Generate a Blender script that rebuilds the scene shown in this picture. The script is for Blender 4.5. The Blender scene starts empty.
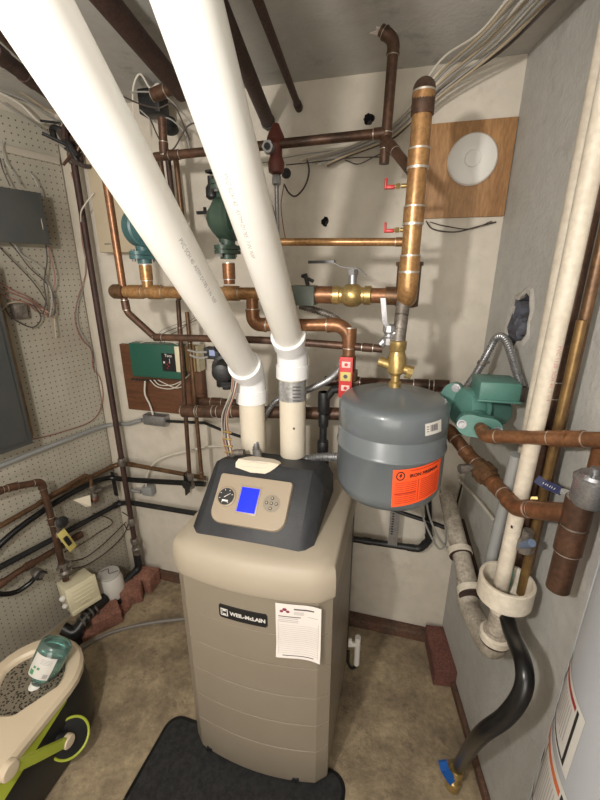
import bpy, bmesh, math, random
from mathutils import Vector as V, Matrix, Quaternion
random.seed(7)
C = bpy.context.scene.collection
PI = math.pi
# ------------------------------------------------------------------ camera
FPX = 390.0; TILT = math.radians(18.4); CAMZ = 1.6
ct, st = math.cos(TILT), math.sin(TILT)
cam_d = bpy.data.cameras.new('camera'); cam = bpy.data.objects.new('camera', cam_d); C.objects.link(cam)
cam.location = (0, 0, CAMZ); cam.rotation_euler = (PI/2 - TILT, 0, 0)
cam_d.sensor_fit = 'VERTICAL'; cam_d.sensor_height = 24.0; cam_d.lens = FPX*24.0/800.0; cam_d.clip_start = 0.02
bpy.context.scene.camera = cam
EYE = V((0, 0, CAMZ))
def ray(px, py):
    v = 400-py
    return V((px-300, FPX*ct+v*st, v*ct-FPX*st))
def P(px, py, D):                       # point at depth D along the optical axis
    return EYE + ray(px, py)*(D/FPX)
def plane(px, py, p0, n):
    d = ray(px, py); return EYE + d*((p0-EYE).dot(n)/d.dot(n))
def Z(px, py, z): return plane(px, py, V((0, 0, z)), V((0, 0, 1)))
def Y(px, py, y): return plane(px, py, V((0, y, 0)), V((0, 1, 0)))
UP = V((0, 0, 1))
LC = V((-.95, 1.78, 0)); RC = V((.643, 1.352, 0)); CEIL = 2.18
bu = (RC-LC).normalized(); bn = V((bu.y, -bu.x, 0)); bn = bn if bn.y < 0 else -bn
lu = V((-math.sin(math.radians(28)), -math.cos(math.radians(28)), 0)); ln = V((-lu.y, lu.x, 0)); ln = ln if ln.x > 0 else -ln
ru = V((-.08, -.997, 0)).normalized(); rn = V((ru.y, -ru.x, 0)); rn = rn if rn.x < 0 else -rn
def B(px, py, off=0.0): return plane(px, py, LC+bn*off, bn)
def L(px, py, off=0.0): return plane(px, py, LC+ln*off, ln)
def R(px, py, off=0.0): return plane(px, py, RC+rn*off, rn)
def frame(u, n, o):                     # local x=u, y=n, z=up
    w = u.cross(n)
    return Matrix(((u.x, n.x, w.x, o.x), (u.y, n.y, w.y, o.y), (u.z, n.z, w.z, o.z), (0, 0, 0, 1)))
# ------------------------------------------------------------------ materials
MATS = {}
def mat(name, col, rough=.6, metal=0.0, col2=None, scale=8.0, amt=.5, bump=0.0, bscale=60.0, emit=None, trans=0, coat=0, detail=6, lo=.35, hi=.65, stretch=None, fine=0.0):
    if name in MATS: return MATS[name]
    m = bpy.data.materials.new(name); m.use_nodes = True; nt = m.node_tree; N = nt.nodes; K = nt.links
    b = N['Principled BSDF']; b.inputs['Roughness'].default_value = rough; b.inputs['Metallic'].default_value = metal
    b.inputs['Base Color'].default_value = (*col, 1)
    tc = N.new('ShaderNodeTexCoord'); mp = N.new('ShaderNodeMapping'); K.new(tc.outputs['Object'], mp.inputs[0])
    if stretch: mp.inputs['Scale'].default_value = stretch
    if col2:
        n = N.new('ShaderNodeTexNoise'); n.inputs['Scale'].default_value = scale; n.inputs['Detail'].default_value = detail; n.inputs['Roughness'].default_value = .65
        K.new(mp.outputs[0], n.inputs['Vector'])
        r = N.new('ShaderNodeValToRGB'); r.color_ramp.elements[0].position = lo; r.color_ramp.elements[1].position = hi
        r.color_ramp.elements[0].color = (*col, 1); r.color_ramp.elements[1].color = (*col2, 1)
        K.new(n.outputs['Fac'], r.inputs[0]); last = r.outputs[0]
        if fine > 0:
            n3 = N.new('ShaderNodeTexNoise'); n3.inputs['Scale'].default_value = scale*9; n3.inputs['Detail'].default_value = 3
            K.new(mp.outputs[0], n3.inputs['Vector'])
            mr = N.new('ShaderNodeMapRange'); mr.inputs[1].default_value = .3; mr.inputs[2].default_value = .7; mr.inputs[3].default_value = 1-fine; mr.inputs[4].default_value = 1+fine*.5
            K.new(n3.outputs['Fac'], mr.inputs[0])
            mx = N.new('ShaderNodeVectorMath'); mx.operation = 'SCALE'; K.new(last, mx.inputs[0]); K.new(mr.outputs[0], mx.inputs['Scale']); last = mx.outputs[0]
        K.new(last, b.inputs['Base Color'])
    if bump > 0:
        n2 = N.new('ShaderNodeTexNoise'); n2.inputs['Scale'].default_value = bscale; n2.inputs['Detail'].default_value = 5
        K.new(mp.outputs[0], n2.inputs['Vector'])
        bp = N.new('ShaderNodeBump'); bp.inputs['Strength'].default_value = bump; bp.inputs['Distance'].default_value = .004
        K.new(n2.outputs['Fac'], bp.inputs['Height']); K.new(bp.outputs[0], b.inputs['Normal'])
    if emit:
        b.inputs['Emission Color'].default_value = (*emit[0], 1); b.inputs['Emission Strength'].default_value = emit[1]
    if trans: b.inputs['Transmission Weight'].default_value = trans
    if coat: b.inputs['Coat Weight'].default_value = coat
    MATS[name] = m; return m
COP = mat('copper', (.29, .135, .062), .38, .5, (.14, .065, .035), 14, fine=.25, bump=.06, lo=.4, hi=.72)
COPB = mat('bright_copper', (.43, .24, .098), .33, .5, (.26, .13, .055), 16, fine=.3, bump=.05, lo=.42, hi=.72)
COPD = mat('dull_copper', (.14, .07, .042), .45, .4, (.065, .038, .026), 12, fine=.3, bump=.1)
BRZ = mat('tarnished_brown_copper', (.20, .11, .055), .42, .5, (.10, .055, .03), 14, fine=.3, bump=.1)
RUST = mat('rusty_iron', (.07, .036, .028), .6, .2, (.045, .022, .018), 20, fine=.4, bump=.3)
IRON = mat('black_iron', (.018, .018, .019), .45, .4, (.035, .035, .036), 18, fine=.3, bump=.2)
SOLD = mat('solder', (.62, .58, .52), .35, .8)
BRASS = mat('brass', (.55, .40, .16), .33, .7, (.36, .25, .10), 22, fine=.2)
STEEL = mat('galvanised_steel', (.42, .42, .43), .35, .75, (.30, .30, .31), 30, fine=.2)
OLDST = mat('aged_steel', (.30, .27, .24), .5, .6, (.13, .11, .09), 30, fine=.3, bump=.3)
PVC = mat('white_pvc', (.87, .86, .83), .42, 0, (.83, .80, .73), 5, stretch=(1, 1, .3))
PVCW = mat('clean_white_fitting', (.86, .86, .87), .35)
PVCC = mat('cream_pvc', (.75, .68, .56), .45, 0, (.70, .62, .50), 6)
PVCO = mat('old_cream_pvc', (.66, .60, .50), .5, 0, (.58, .51, .41), 9, fine=.12)
PVCG = mat('grimy_pvc', (.50, .45, .37), .6, 0, (.24, .20, .16), 14, fine=.3, bump=.2)
GREYP = mat('grey_plastic_pipe', (.26, .265, .26), .5)
CREAM = mat('cream_plastic', (.72, .66, .47), .5)
WHT = mat('white_plastic', (.72, .70, .66), .45)
BLK = mat('black_plastic', (.014, .014, .015), .38)
RUB = mat('black_rubber', (.007, .007, .0075), .3)
DKG = mat('charcoal_plastic', (.024, .025, .029), .55, 0, (.034, .036, .04), 30, bump=.15, bscale=300)
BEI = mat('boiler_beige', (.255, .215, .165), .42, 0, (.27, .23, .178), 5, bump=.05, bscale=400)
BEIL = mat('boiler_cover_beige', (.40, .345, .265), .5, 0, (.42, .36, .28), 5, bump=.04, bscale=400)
BEIP = mat('control_panel_beige', (.36, .29, .21), .42)
GREY = mat('tank_grey', (.125, .143, .155), .33, 0, (.14, .158, .17), 4, coat=.2)
TEAL = mat('pump_green', (.075, .19, .16), .42, 0, (.09, .22, .185), 20, bump=.1)
TEALB = mat('pump_blue_green', (.04, .105, .11), .42, 0, (.05, .12, .125), 20, bump=.1)
DGRN = mat('pump_dark_green', (.03, .055, .04), .45, 0, (.04, .07, .05), 20, bump=.1)
GRNB = mat('relay_green', (.02, .10, .07), .45)
PANEL = mat('electrical_panel_grey', (.072, .076, .076), .5, .2, (.085, .088, .086), 8)
WOOD = mat('brown_plywood', (.16, .065, .03), .6, 0, (.10, .04, .018), 6, stretch=(1, 1, 9), fine=.25)
PLY = mat('tan_plywood', (.42, .23, .095), .6, 0, (.30, .15, .06), 3.5, stretch=(5, 1, 1), fine=.25)
WOODT = mat('tan_wood_strip', (.30, .20, .11), .7, 0, (.20, .12, .06), 8, fine=.2)
SKIRT = mat('old_skirting', (.16, .075, .045), .7, 0, (.08, .05, .035), 10, fine=.4)
BRICK = mat('red_brick', (.34, .16, .11), .85, 0, (.20, .085, .06), 14, fine=.4, bump=.6, bscale=120)
BRICKD = mat('dark_red_brick', (.19, .075, .055), .85, 0, (.12, .05, .04), 14, fine=.4, bump=.6, bscale=120)
PAPER = mat('white_paper', (.82, .76, .72), .8)
PAPERT = mat('cream_paper', (.80, .72, .58), .8)
INK = mat('ink', (.10, .09, .10), .8); INKG = mat('grey_print', (.45, .42, .42), .8); INKR = mat('maroon_print', (.25, .03, .08), .8)
TAGR = mat('red_tag', (.55, .04, .04), .5); TAGP = mat('pink_tag', (.80, .55, .50), .6)
REDP = mat('red_handle', (.50, .02, .02), .4)
ORNG = mat('orange_label', (.95, .10, .02), .5); ORND = mat('dark_orange_print', (.45, .03, .01), .6)
SCRN = mat('blue_screen', (.0, .0, .3), .3, emit=((.0, .02, 1.0), 1.0))
YEL = mat('yellow_tag', (.60, .50, .16), .6)
BLUE = mat('blue_vinyl', (.008, .013, .06), .35); BLUB = mat('blue_handle', (.01, .09, .35), .4)
LIME = mat('lime_plastic', (.40, .46, .05), .4)
RIMC = mat('cream_rim_plastic', (.66, .55, .40), .4)
ALU = mat('foil_tape', (.6, .6, .6), .3, .5, (.3, .3, .3), 60)
GRYR = mat('grey_rubber_tube', (.17, .15, .13), .5)
WIRW = mat('white_cable', (.62, .58, .50), .5); WIRG = mat('grey_cable', (.30, .29, .27), .5); WIRD = mat('dark_wire', (.06, .045, .04), .5); WIRR = mat('reddish_wire', (.25, .11, .09), .5); WIRT = mat('tan_cable', (.40, .32, .22), .5)
CREB = mat('cream_painted_box', (.50, .42, .30), .7, 0, (.46, .38, .27), 5)
MATT = mat('black_mat', (.012, .012, .013), .95, 0, (.03, .03, .03), 60, bump=.8, bscale=500)
TRIMW = mat('white_painted_trim', (.55, .50, .42), .6, 0, (.48, .43, .35), 8)
HEAT = mat('heater_grey', (.34, .35, .37), .4, 0, (.36, .37, .39), 5, bump=.04, bscale=500)
LABW = mat('label_white', (.66, .64, .60), .5); LABK = mat('label_black', (.02, .02, .02), .5); LABR = mat('label_red', (.35, .03, .025), .5); LABO = mat('label_orange', (.65, .16, .06), .5)
PATI = mat('green_patina', (.12, .42, .36), .8)
GAUG = mat('gauge_face', (.03, .03, .032), .3)
BASK = mat('basket_grey', (.40, .37, .31), .5)
# bottle
BOT = mat('teal_clear_plastic', (.62, .80, .76), .12, trans=.9)
LIQ = mat('teal_liquid', (.25, .58, .52), .2, trans=.8)
# ------------------------------------------------------------------ mesh builder
def fillet(pts, rad, n=7):
    out = [pts[0]]; arcs = []
    for i in range(1, len(pts)-1):
        a, p, b = pts[i-1], pts[i], pts[i+1]
        d0 = (a-p); d1 = (b-p); l0, l1 = d0.length, d1.length; d0.normalize(); d1.normalize()
        ang = d0.angle(d1)
        if ang > 3.05: out.append(p); continue
        t = min(rad/math.tan(ang/2), l0*.48, l1*.48); r = t*math.tan(ang/2)
        c = p+(d0+d1).normalized()*(r/math.sin(ang/2)); s = p+d0*t; e = p+d1*t
        seg = []
        va, vb = s-c, e-c; w = va.angle(vb)
        for k in range(n+1):
            f = k/n; seg.append(c+(va*math.sin((1-f)*w)+vb*math.sin(f*w))/math.sin(w) if w > 1e-4 else s.lerp(e, f))
        arcs.append((seg, d0, d1)); out += seg
    out.append(pts[-1]); return out, arcs
def spline(pts, n=8):
    p = [pts[0]*2-pts[1]]+list(pts)+[pts[-1]*2-pts[-2]]; out = []
    for i in range(1, len(p)-2):
        for k in range(n):
            t = k/n; a, b, c, d = p[i-1], p[i], p[i+1], p[i+2]
            out.append(.5*((2*b)+(c-a)*t+(2*a-5*b+4*c-d)*t*t+(3*b-a-3*c+d)*t**3))
    out.append(pts[-1]); return out
class M:
    def __init__(s, *mats): s.bm = bmesh.new(); s.mats = list(mats); s.mi = 0
    def use(s, m):
        if m not in s.mats: s.mats.append(m)
        s.mi = s.mats.index(m); return s
    def face(s, vs):
        try: f = s.bm.faces.new(vs); f.material_index = s.mi; return f
        except ValueError: return None
    def tube(s, pts, r, seg=16, cap=True, closed=False, r2=None):
        rs = r if isinstance(r, (list, tuple)) else [r]*len(pts)
        rings = []; n = len(pts); prev = None
        for i in range(n):
            if i == 0: t = pts[1]-pts[0]
            elif i == n-1: t = pts[-1]-pts[-2]
            else: t = (pts[i+1]-pts[i]).normalized()+(pts[i]-pts[i-1]).normalized()
            t.normalize()
            if prev is None:
                a = V((0, 0, 1)) if abs(t.z) < .9 else V((1, 0, 0)); u = t.cross(a).normalized()
            else:
                u = (prev-t*prev.dot(t)).normalized()
            prev = u; w = t.cross(u)
            rings.append([s.bm.verts.new(pts[i]+(u*math.cos(2*PI*k/seg)+w*math.sin(2*PI*k/seg))*rs[i]) for k in range(seg)])
        for a, b in zip(rings, rings[1:]):
            for k in range(seg): s.face((a[k], a[(k+1) % seg], b[(k+1) % seg], b[k]))
        if cap: s.face(rings[0][::-1]); s.face(rings[-1])
        return s
    def cyl(s, a, b, r, r2=None, seg=20, bev=0):
        r2 = r if r2 is None else r2
        if bev:
            d = (b-a).normalized()*bev
            return s.tube([a, a+d, b-d, b], [r-bev, r, r2, r2-bev], seg)
        return s.tube([a, b], [r, r2], seg)
    def lathe(s, o, ax, prof, seg=32):                     # prof: (distance along axis, radius)
        pts = [o+ax*h for h, _ in prof]; ax = ax.normalized()
        a = V((0, 0, 1)) if abs(ax.z) < .9 else V((1, 0, 0)); u = ax.cross(a).normalized(); w = ax.cross(u); rings = []
        for h, r in prof:
            r = max(r, 1e-4); rings.append([s.bm.verts.new(o+ax*h+(u*math.cos(2*PI*k/seg)+w*math.sin(2*PI*k/seg))*r) for k in range(seg)])
        for a_, b_ in zip(rings, rings[1:]):
            for k in range(seg): s.face((a_[k], a_[(k+1) % seg], b_[(k+1) % seg], b_[k]))
        s.face(rings[0][::-1]); s.face(rings[-1]); return s
    def hexn(s, a, b, r): return s.tube([a, b], r, 6)
    def box(s, mx, x0, x1, y0, y1, z0, z1, bev=0, bs=2):
        b2 = bmesh.new(); bmesh.ops.create_cube(b2, size=1)
        for v in b2.verts: v.co = V(((x0+x1)/2+v.co.x*(x1-x0), (y0+y1)/2+v.co.y*(y1-y0), (z0+z1)/2+v.co.z*(z1-z0)))
        if bev: bmesh.ops.bevel(b2, geom=b2.edges[:], offset=bev, segments=bs, profile=.5, affect='EDGES')
        s.merge(b2, mx); return s
    def merge(s, b2, mx=None):
        mp = {}
        for v in b2.verts: mp[v] = s.bm.verts.new(mx @ v.co if mx else v.co)
        for f in b2.faces: s.face([mp[v] for v in f.verts])
        b2.free()
    def sphere(s, c, r, sc=(1, 1, 1), mx=None, seg=20):
        b2 = bmesh.new(); bmesh.ops.create_uvsphere(b2, u_segments=seg, v_segments=seg//2, radius=r)
        for v in b2.verts: v.co = V((v.co.x*sc[0], v.co.y*sc[1], v.co.z*sc[2]))
        m = mx.to_3x3() if mx else None
        for v in b2.verts: v.co = (m @ v.co if m else v.co)+c
        s.merge(b2); return s
    def prism(s, mx, poly, y0, y1, bev=0):                 # poly in local x,z ; extruded y0..y1
        b2 = bmesh.new(); a = [b2.verts.new((x, y0, z)) for x, z in poly]; b = [b2.verts.new((x, y1, z)) for x, z in poly]; n = len(poly)
        b2.faces.new(a); b2.faces.new(b[::-1])
        for k in range(n): b2.faces.new((a[k], b[k], b[(k+1) % n], a[(k+1) % n]))
        if bev: bmesh.ops.bevel(b2, geom=b2.edges[:], offset=bev, segments=2, profile=.5, affect='EDGES')
        s.merge(b2, mx); return s
    def loft(s, rings, cap=True):
        vr = [[s.bm.verts.new(p) for p in r] for r in rings]; n = len(rings[0])
        for a, b in zip(vr, vr[1:]):
            for k in range(n): s.face((a[k], a[(k+1) % n], b[(k+1) % n], b[k]))
        if cap: s.face(vr[0][::-1]); s.face(vr[-1])
        return s
    def grid(s, fn, nu, nv, th=0.0, nrm=None):
        vs = [[s.bm.verts.new(fn(i/nu, j/nv)) for j in range(nv+1)] for i in range(nu+1)]
        for i in range(nu):
            for j in range(nv): s.face((vs[i][j], vs[i+1][j], vs[i+1][j+1], vs[i][j+1]))
        return s
    def text(s, txt, size, fn, bold=0.0, align='CENTER'):
        cu = bpy.data.curves.new('lettering', 'FONT'); cu.body = txt; cu.size = size; cu.align_x = align; cu.align_y = 'CENTER'; cu.offset = bold; cu.resolution_u = 3
        o = bpy.data.objects.new('lettering', cu); me = bpy.data.meshes.new_from_object(o)
        mp = [s.bm.verts.new(fn(v.co.x, v.co.y)) for v in me.vertices]
        for p in me.polygons: s.face([mp[i] for i in p.vertices])
        bpy.data.objects.remove(o); bpy.data.curves.remove(cu); bpy.data.meshes.remove(me); return s
class T:
    def __init__(s, name, label, cat=None, group=None, kind=None, base=None):
        s.n, s.l, s.c, s.g, s.k, s.parts, s.base = name, label, cat, group, kind, [], base
    def add(s, pname, m, parent=None, label=None, ang=35):
        s.parts.append([pname, m, parent, label, ang]); return len(s.parts)-1
    def done(s):
        lo = V((1e9,)*3); hi = -lo
        for p in s.parts:
            for v in p[1].bm.verts:
                for k in range(3): lo[k] = min(lo[k], v.co[k]); hi[k] = max(hi[k], v.co[k])
        base = s.base or V(((lo.x+hi.x)/2, (lo.y+hi.y)/2, lo.z)); objs = []
        single = len(s.parts) == 1
        root = None
        if not single: root = bpy.data.objects.new(s.n, None); root.empty_display_size = .05; C.objects.link(root); root.location = base
        for pn, m, par, lab, ang in s.parts:
            me = bpy.data.meshes.new(s.n if single else pn)
            for v in m.bm.verts: v.co -= base
            bmesh.ops.recalc_face_normals(m.bm, faces=m.bm.faces[:]) if not getattr(m, 'keep', False) else None
            m.bm.to_mesh(me); m.bm.free()
            for mm in m.mats: me.materials.append(mm)
            me.shade_smooth(); me.set_sharp_from_angle(angle=math.radians(ang))
            o = bpy.data.objects.new(s.n if single else pn, me); C.objects.link(o)
            if single: o.location = base; root = o
            elif par is None: o.parent = root
            else: o.parent = objs[par]
            if lab and not single: o['label'] = lab
            objs.append(o)
        if s.l: root['label'] = s.l
        if s.c: root['category'] = s.c
        if s.g: root['group'] = s.g
        if s.k: root['kind'] = s.k
        s.root = root; return root
def pipe(name, label, cat, pts, r, m, rad=None, elbow=True, coup=(), group=None, fm=None, fmr=1.13, ring=True, done=True, seg=16, tname='tube'):
    t = T(name, label, cat, group)
    rad = rad or r*2.2; fm = fm or m
    line, arcs = fillet(pts, rad)
    t.add(tname, M(m).tube(line, r, seg))
    if elbow:
        for sg, d0, d1 in arcs:
            e = M(fm); q = [sg[0]+d0*r*1.0]+sg+[sg[-1]+d1*r*1.0]; e.tube(q, r*fmr, seg)
            e.use(fm)
            for pt, dd in ((q[0], d0), (q[-1], d1)): e.tube([pt-dd*r*.25, pt+dd*r*.06], r*fmr*1.07, seg)
            if ring:
                e.use(SOLD)
                for pt, dd in ((q[0], d0), (q[-1], d1)): e.tube([pt+dd*r*.06, pt+dd*r*.2], r*1.07, seg)
            t.add('elbow', e)
    for i, f in coup:
        a, b = pts[i], pts[i+1]; p = a.lerp(b, f); d = (b-a).normalized()
        e = M(fm).tube([p-d*r*1.3, p+d*r*1.3], r*fmr, seg)
        if ring: e.use(SOLD).tube([p+d*r*1.3, p+d*r*1.45], r*1.07, seg); e.tube([p-d*r*1.45, p-d*r*1.3], r*1.07, seg)
        t.add('coupling', e)
    if done: t.done()
    return t
def cable(name, label, cat, pts, r, m, group=None, n=8):
    t = T(name, label, cat, group); t.add(name, M(m).tube(spline(pts, n), r, 20 if r > .008 else 8)); return t.done()
def flex(m, pts, r, pitch=.008):
    line = spline(pts, 24); L_ = [0]
    for a, b in zip(line, line[1:]): L_.append(L_[-1]+(b-a).length)
    N = max(8, int(L_[-1]/pitch*4)); out = []; rs = []; j = 0
    for k in range(N+1):
        d = L_[-1]*k/N
        while j < len(L_)-2 and L_[j+1] < d: j += 1
        f = (d-L_[j])/max(1e-9, L_[j+1]-L_[j]); out.append(line[j].lerp(line[j+1], f)); rs.append(r*(1+.09*(1 if k % 4 < 2 else -1)))
    m.tube(out, rs, 14); return m
def stru(name, m, ang=35):
    t = T(name, None, None, None, 'structure', base=V((0, 0, 0))); t.add(name, m, ang=ang); return t.done()
# ------------------------------------------------------------------ setting
def wallmat(name, c1, c2, c3, sc, bump=.25, hi=.7, fine=.07):
    m = mat(name, c1, .75, 0, c2, sc, bump=bump, bscale=90, fine=fine, lo=.38, hi=hi); nt = m.node_tree; N, K = nt.nodes, nt.links
    b = N['Principled BSDF']; src = b.inputs['Base Color'].links[0].from_socket
    tc = [n for n in N if n.type == 'TEX_COORD'][0]
    n = N.new('ShaderNodeTexNoise'); n.inputs['Scale'].default_value = sc*2.7; n.inputs['Detail'].default_value = 8; n.inputs['Roughness'].default_value = .7; K.new(tc.outputs['Object'], n.inputs['Vector'])
    r = N.new('ShaderNodeMapRange'); r.inputs[1].default_value = .57; r.inputs[2].default_value = .74; K.new(n.outputs['Fac'], r.inputs[0])
    mx = N.new('ShaderNodeMix'); mx.data_type = 'RGBA'; K.new(r.outputs[0], mx.inputs[0]); K.new(src, mx.inputs[6]); mx.inputs[7].default_value = (*c3, 1)
    K.new(mx.outputs[2], b.inputs['Base Color']); return m
WBACK = wallmat('painted_plaster', (.62, .57, .49), (.57, .515, .43), (.44, .39, .32), 2.2)
WRIGHT = wallmat('painted_rough_block', (.50, .49, .46), (.44, .43, .40), (.36, .34, .31), 3.0, .5)
WCEIL = wallmat('painted_ceiling', (.52, .51, .48), (.43, .42, .39), (.24, .235, .22), 2.5, .3)
FLOOR = wallmat('bare_concrete', (.38, .30, .19), (.20, .152, .098), (.09, .06, .04), 5.0, .7, .60, .22)
def pegboard_material():
    m = bpy.data.materials.new('pegboard'); m.use_nodes = True; nt = m.node_tree; N, K = nt.nodes, nt.links; b = N['Principled BSDF']
    b.inputs['Roughness'].default_value = .6
    tc = N.new('ShaderNodeTexCoord')
    def dot(v):
        n = N.new('ShaderNodeVectorMath'); n.operation = 'DOT_PRODUCT'; K.new(tc.outputs['Object'], n.inputs[0]); n.inputs[1].default_value = v; return n.outputs['Value']
    def mth(op, a, c=None):
        n = N.new('ShaderNodeMath'); n.operation = op
        if hasattr(a, 'links'): K.new(a, n.inputs[0])
        else: n.inputs[0].default_value = a
        if c is not None:
            if hasattr(c, 'links'): K.new(c, n.inputs[1])
            else: n.inputs[1].default_value = c
        return n.outputs[0]
    s = 1/.0228; out = []
    for v in ((lu.x, lu.y, 0), (0, 0, 1)):
        f = mth('FRACT', mth('ADD', mth('MULTIPLY', dot(v), s), 500.0)); q = mth('SUBTRACT', f, .5); out.append(mth('MULTIPLY', q, q))
    d = mth('LESS_THAN', mth('ADD', out[0], out[1]), .0135)
    n = N.new('ShaderNodeTexNoise'); n.inputs['Scale'].default_value = 3.5; n.inputs['Detail'].default_value = 6; K.new(tc.outputs['Object'], n.inputs['Vector'])
    r = N.new('ShaderNodeValToRGB'); r.color_ramp.elements[0].position = .38; r.color_ramp.elements[1].position = .66
    r.color_ramp.elements[0].color = (.42, .39, .32, 1); r.color_ramp.elements[1].color = (.33, .295, .235, 1); K.new(n.outputs['Fac'], r.inputs[0])
    mx = N.new('ShaderNodeMix'); mx.data_type = 'RGBA'; K.new(d, mx.inputs[0]); K.new(r.outputs[0], mx.inputs[6]); mx.inputs[7].default_value = (.06, .045, .03, 1)
    K.new(mx.outputs[2], b.inputs['Base Color']); return m
PEG = pegboard_material()
T_ = .14
RE = RC+ru*.754
def slab(m, a, b, out, z0=-.0, z1=CEIL):
    q = [a, b, b+out*T_, a+out*T_]
    lo = [m.bm.verts.new(V((p.x, p.y, z0))) for p in q]; hi = [m.bm.verts.new(V((p.x, p.y, z1))) for p in q]
    m.face(lo[::-1]); m.face(hi)
    for k in range(4): m.face((lo[k], lo[(k+1) % 4], hi[(k+1) % 4], hi[k]))
    return m
def cut(obj, cutter):
    md = obj.modifiers.new('hole', 'BOOLEAN'); md.object = cutter; md.operation = 'DIFFERENCE'; md.solver = 'EXACT'
    dg = bpy.context.evaluated_depsgraph_get(); me = bpy.data.meshes.new_from_object(obj.evaluated_get(dg)); obj.modifiers.clear(); obj.data = me
    bpy.data.objects.remove(cutter)
LE = LC+lu*3.828
wb = stru('wall_back', slab(M(WBACK), LC-bu*.0, RC+bu*.0, -bn))
wl = stru('wall_left', slab(M(TRIMW), LC, LE, -ln))
wr = stru('wall_right', slab(M(WRIGHT), RC, RE, -rn))
stru('wall_alcove', slab(M(WRIGHT), RE+V((.141, 0, 0)), V((1.3, RE.y, 0)), V((0, 1, 0))))
stru('wall_alcove_side', slab(M(WRIGHT), V((1.3, RE.y, 0)), V((1.3, -1.6, 0)), V((1, 0, 0))))
stru('wall_front', slab(M(WBACK), V((LE.x, -1.6, 0)), V((1.3, -1.6, 0)), V((0, -1, 0))))
def poly(m, z0, z1):
    q = [LC-bu*.15-bn*.15, RC+bu*.15-bn*.15, V((1.45, .9, 0)), V((1.45, -1.75, 0)), V((LE.x-.2, -1.75, 0))]
    lo = [m.bm.verts.new(V((p.x, p.y, z0))) for p in q]; hi = [m.bm.verts.new(V((p.x, p.y, z1))) for p in q]
    m.face(lo); m.face(hi)
    for k in range(len(q)): m.face((lo[k], lo[(k+1) % len(q)], hi[(k+1) % len(q)], hi[k]))
    return m
stru('floor', poly(M(FLOOR), -.12, 0)); stru('ceiling', poly(M(WCEIL), CEIL, CEIL+.1))
LF = frame(lu, ln, LC); LF = Matrix(((lu.x, ln.x, 0, LC.x), (lu.y, ln.y, 0, LC.y), (0, 0, 1, 0), (0, 0, 0, 1)))
BF = Matrix(((bu.x, bn.x, 0, LC.x), (bu.y, bn.y, 0, LC.y), (0, 0, 1, 0), (0, 0, 0, 1)))
RF = Matrix(((ru.x, rn.x, 0, RC.x), (ru.y, rn.y, 0, RC.y), (0, 0, 1, 0), (0, 0, 0, 1)))
BI, LI, RI = BF.inverted(), LF.inverted(), RF.inverted()
# holes broken through the walls
def blob_cutter(o, n, u, rx, rz, depth, seed, tilt=0.0):
    rnd = random.Random(seed); m = M(WBACK); rings = []
    jit = [rnd.uniform(.82, 1.15) for _ in range(18)]
    for d, s in ((.03, 1.0), (-.01, 1.0), (-depth*.6, .9), (-depth, .7)):
        rings.append([o+n*d+u*(math.cos(a)*rx*s*jit[k]+tilt*math.sin(a)*rz*s)+UP*(math.sin(a)*rz*s*jit[k]) for k, a in [(k, 2*PI*k/18) for k in range(18)]])
    m.loft(rings); bmesh.ops.recalc_face_normals(m.bm, faces=m.bm.faces[:]); me = bpy.data.meshes.new('c'); m.bm.to_mesh(me); o_ = bpy.data.objects.new('c', me); C.objects.link(o_); return o_, jit
hc = R(519, 320)
c_, jit = blob_cutter(hc, rn, ru, .060, .078, .12, 3, .15); cut(wr, c_)
c_, _ = blob_cutter(B(325, 222), bn, bu, .013, .016, .05, 5); cut(wb, c_)
c_, _ = blob_cutter(B(369, 119), bn, bu, .017, .017, .05, 6); cut(wb, c_)
# crumbled plaster lip and rubble in the hole (part of the wall)
ROCK = mat('blue_grey_rubble', (.14, .15, .19), .9, 0, (.07, .06, .06), 30, bump=.8)
LIP = mat('chipped_plaster', (.55, .53, .49), .9, 0, (.40, .37, .33), 40, bump=.8)
def recess(o_, pln, n, mt):
    o_.data.materials.append(mt)
    for p in o_.data.polygons:
        h = (p.center-pln).dot(n)
        if h < -.002 and h > -T_+.002 and p.center.z > .5 and p.center.z < 2.1 and (abs((p.center-hc).length) < .2 or o_ is wb): p.material_index = len(o_.data.materials)-1
    o_.data.set_sharp_from_angle(angle=.5)
recess(wr, RC, rn, ROCK); recess(wb, LC, bn, mat('dark_hole', (.05, .045, .04), .9, bump=.5))
m = M(LIP); rings = []
rnd = random.Random(9)
for s, d in ((1.0, -.004), (1.02, .004), (1.16, .006), (1.3, .0005)):
    rings.append([hc+rn*d+ru*(math.cos(a)*.060*s*jit[k]*rnd.uniform(.95, 1.08)+.15*math.sin(a)*.078*s)+UP*(math.sin(a)*.078*s*jit[k]*rnd.uniform(.95, 1.05)) for k, a in [(k, 2*PI*k/18) for k in range(18)]])
m.loft(rings, cap=False); o_ = stru('trim_1', m); o_.parent = None
t = T('rubble', 'blue-grey broken stone showing inside the hole in the right wall', 'rubble', kind='stuff')
m = M(ROCK)
for k in range(34):
    m.sphere(hc-rn*rnd.uniform(.02, .08)+ru*rnd.uniform(-.05, .03)+UP*rnd.uniform(-.065, .045), rnd.uniform(.012, .022), (1, .7, 1.2), seg=8)
t.add('rubble', m, ang=20); t.done()
# pegboard, corner trim, skirting
stru('wall_left_pegboard', M(PEG).box(LF, .012, 2.6, .001, .007, .02, 2.13)).data.materials[0] = PEG
stru('trim_2', M(TRIMW).box(BF, .008, .048, .0, .012, .0, 2.14, .002))
m = M(SKIRT); m.box(BF, .06, .50, .0, .02, .0, .055, .003); stru('baseboard_back_left', m)
m = M(SKIRT)
s0 = (BI@B(352, 606)).x; s1 = (BI@RC).x-.003
m.box(BF, .50, s1, .0, .045, .0, .05, .006); stru('baseboard_back_right', m)
m = M(SKIRT); m.box(RF, .05, .752, .0, .018, .0, .035, .004); stru('baseboard_right', m)
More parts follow.
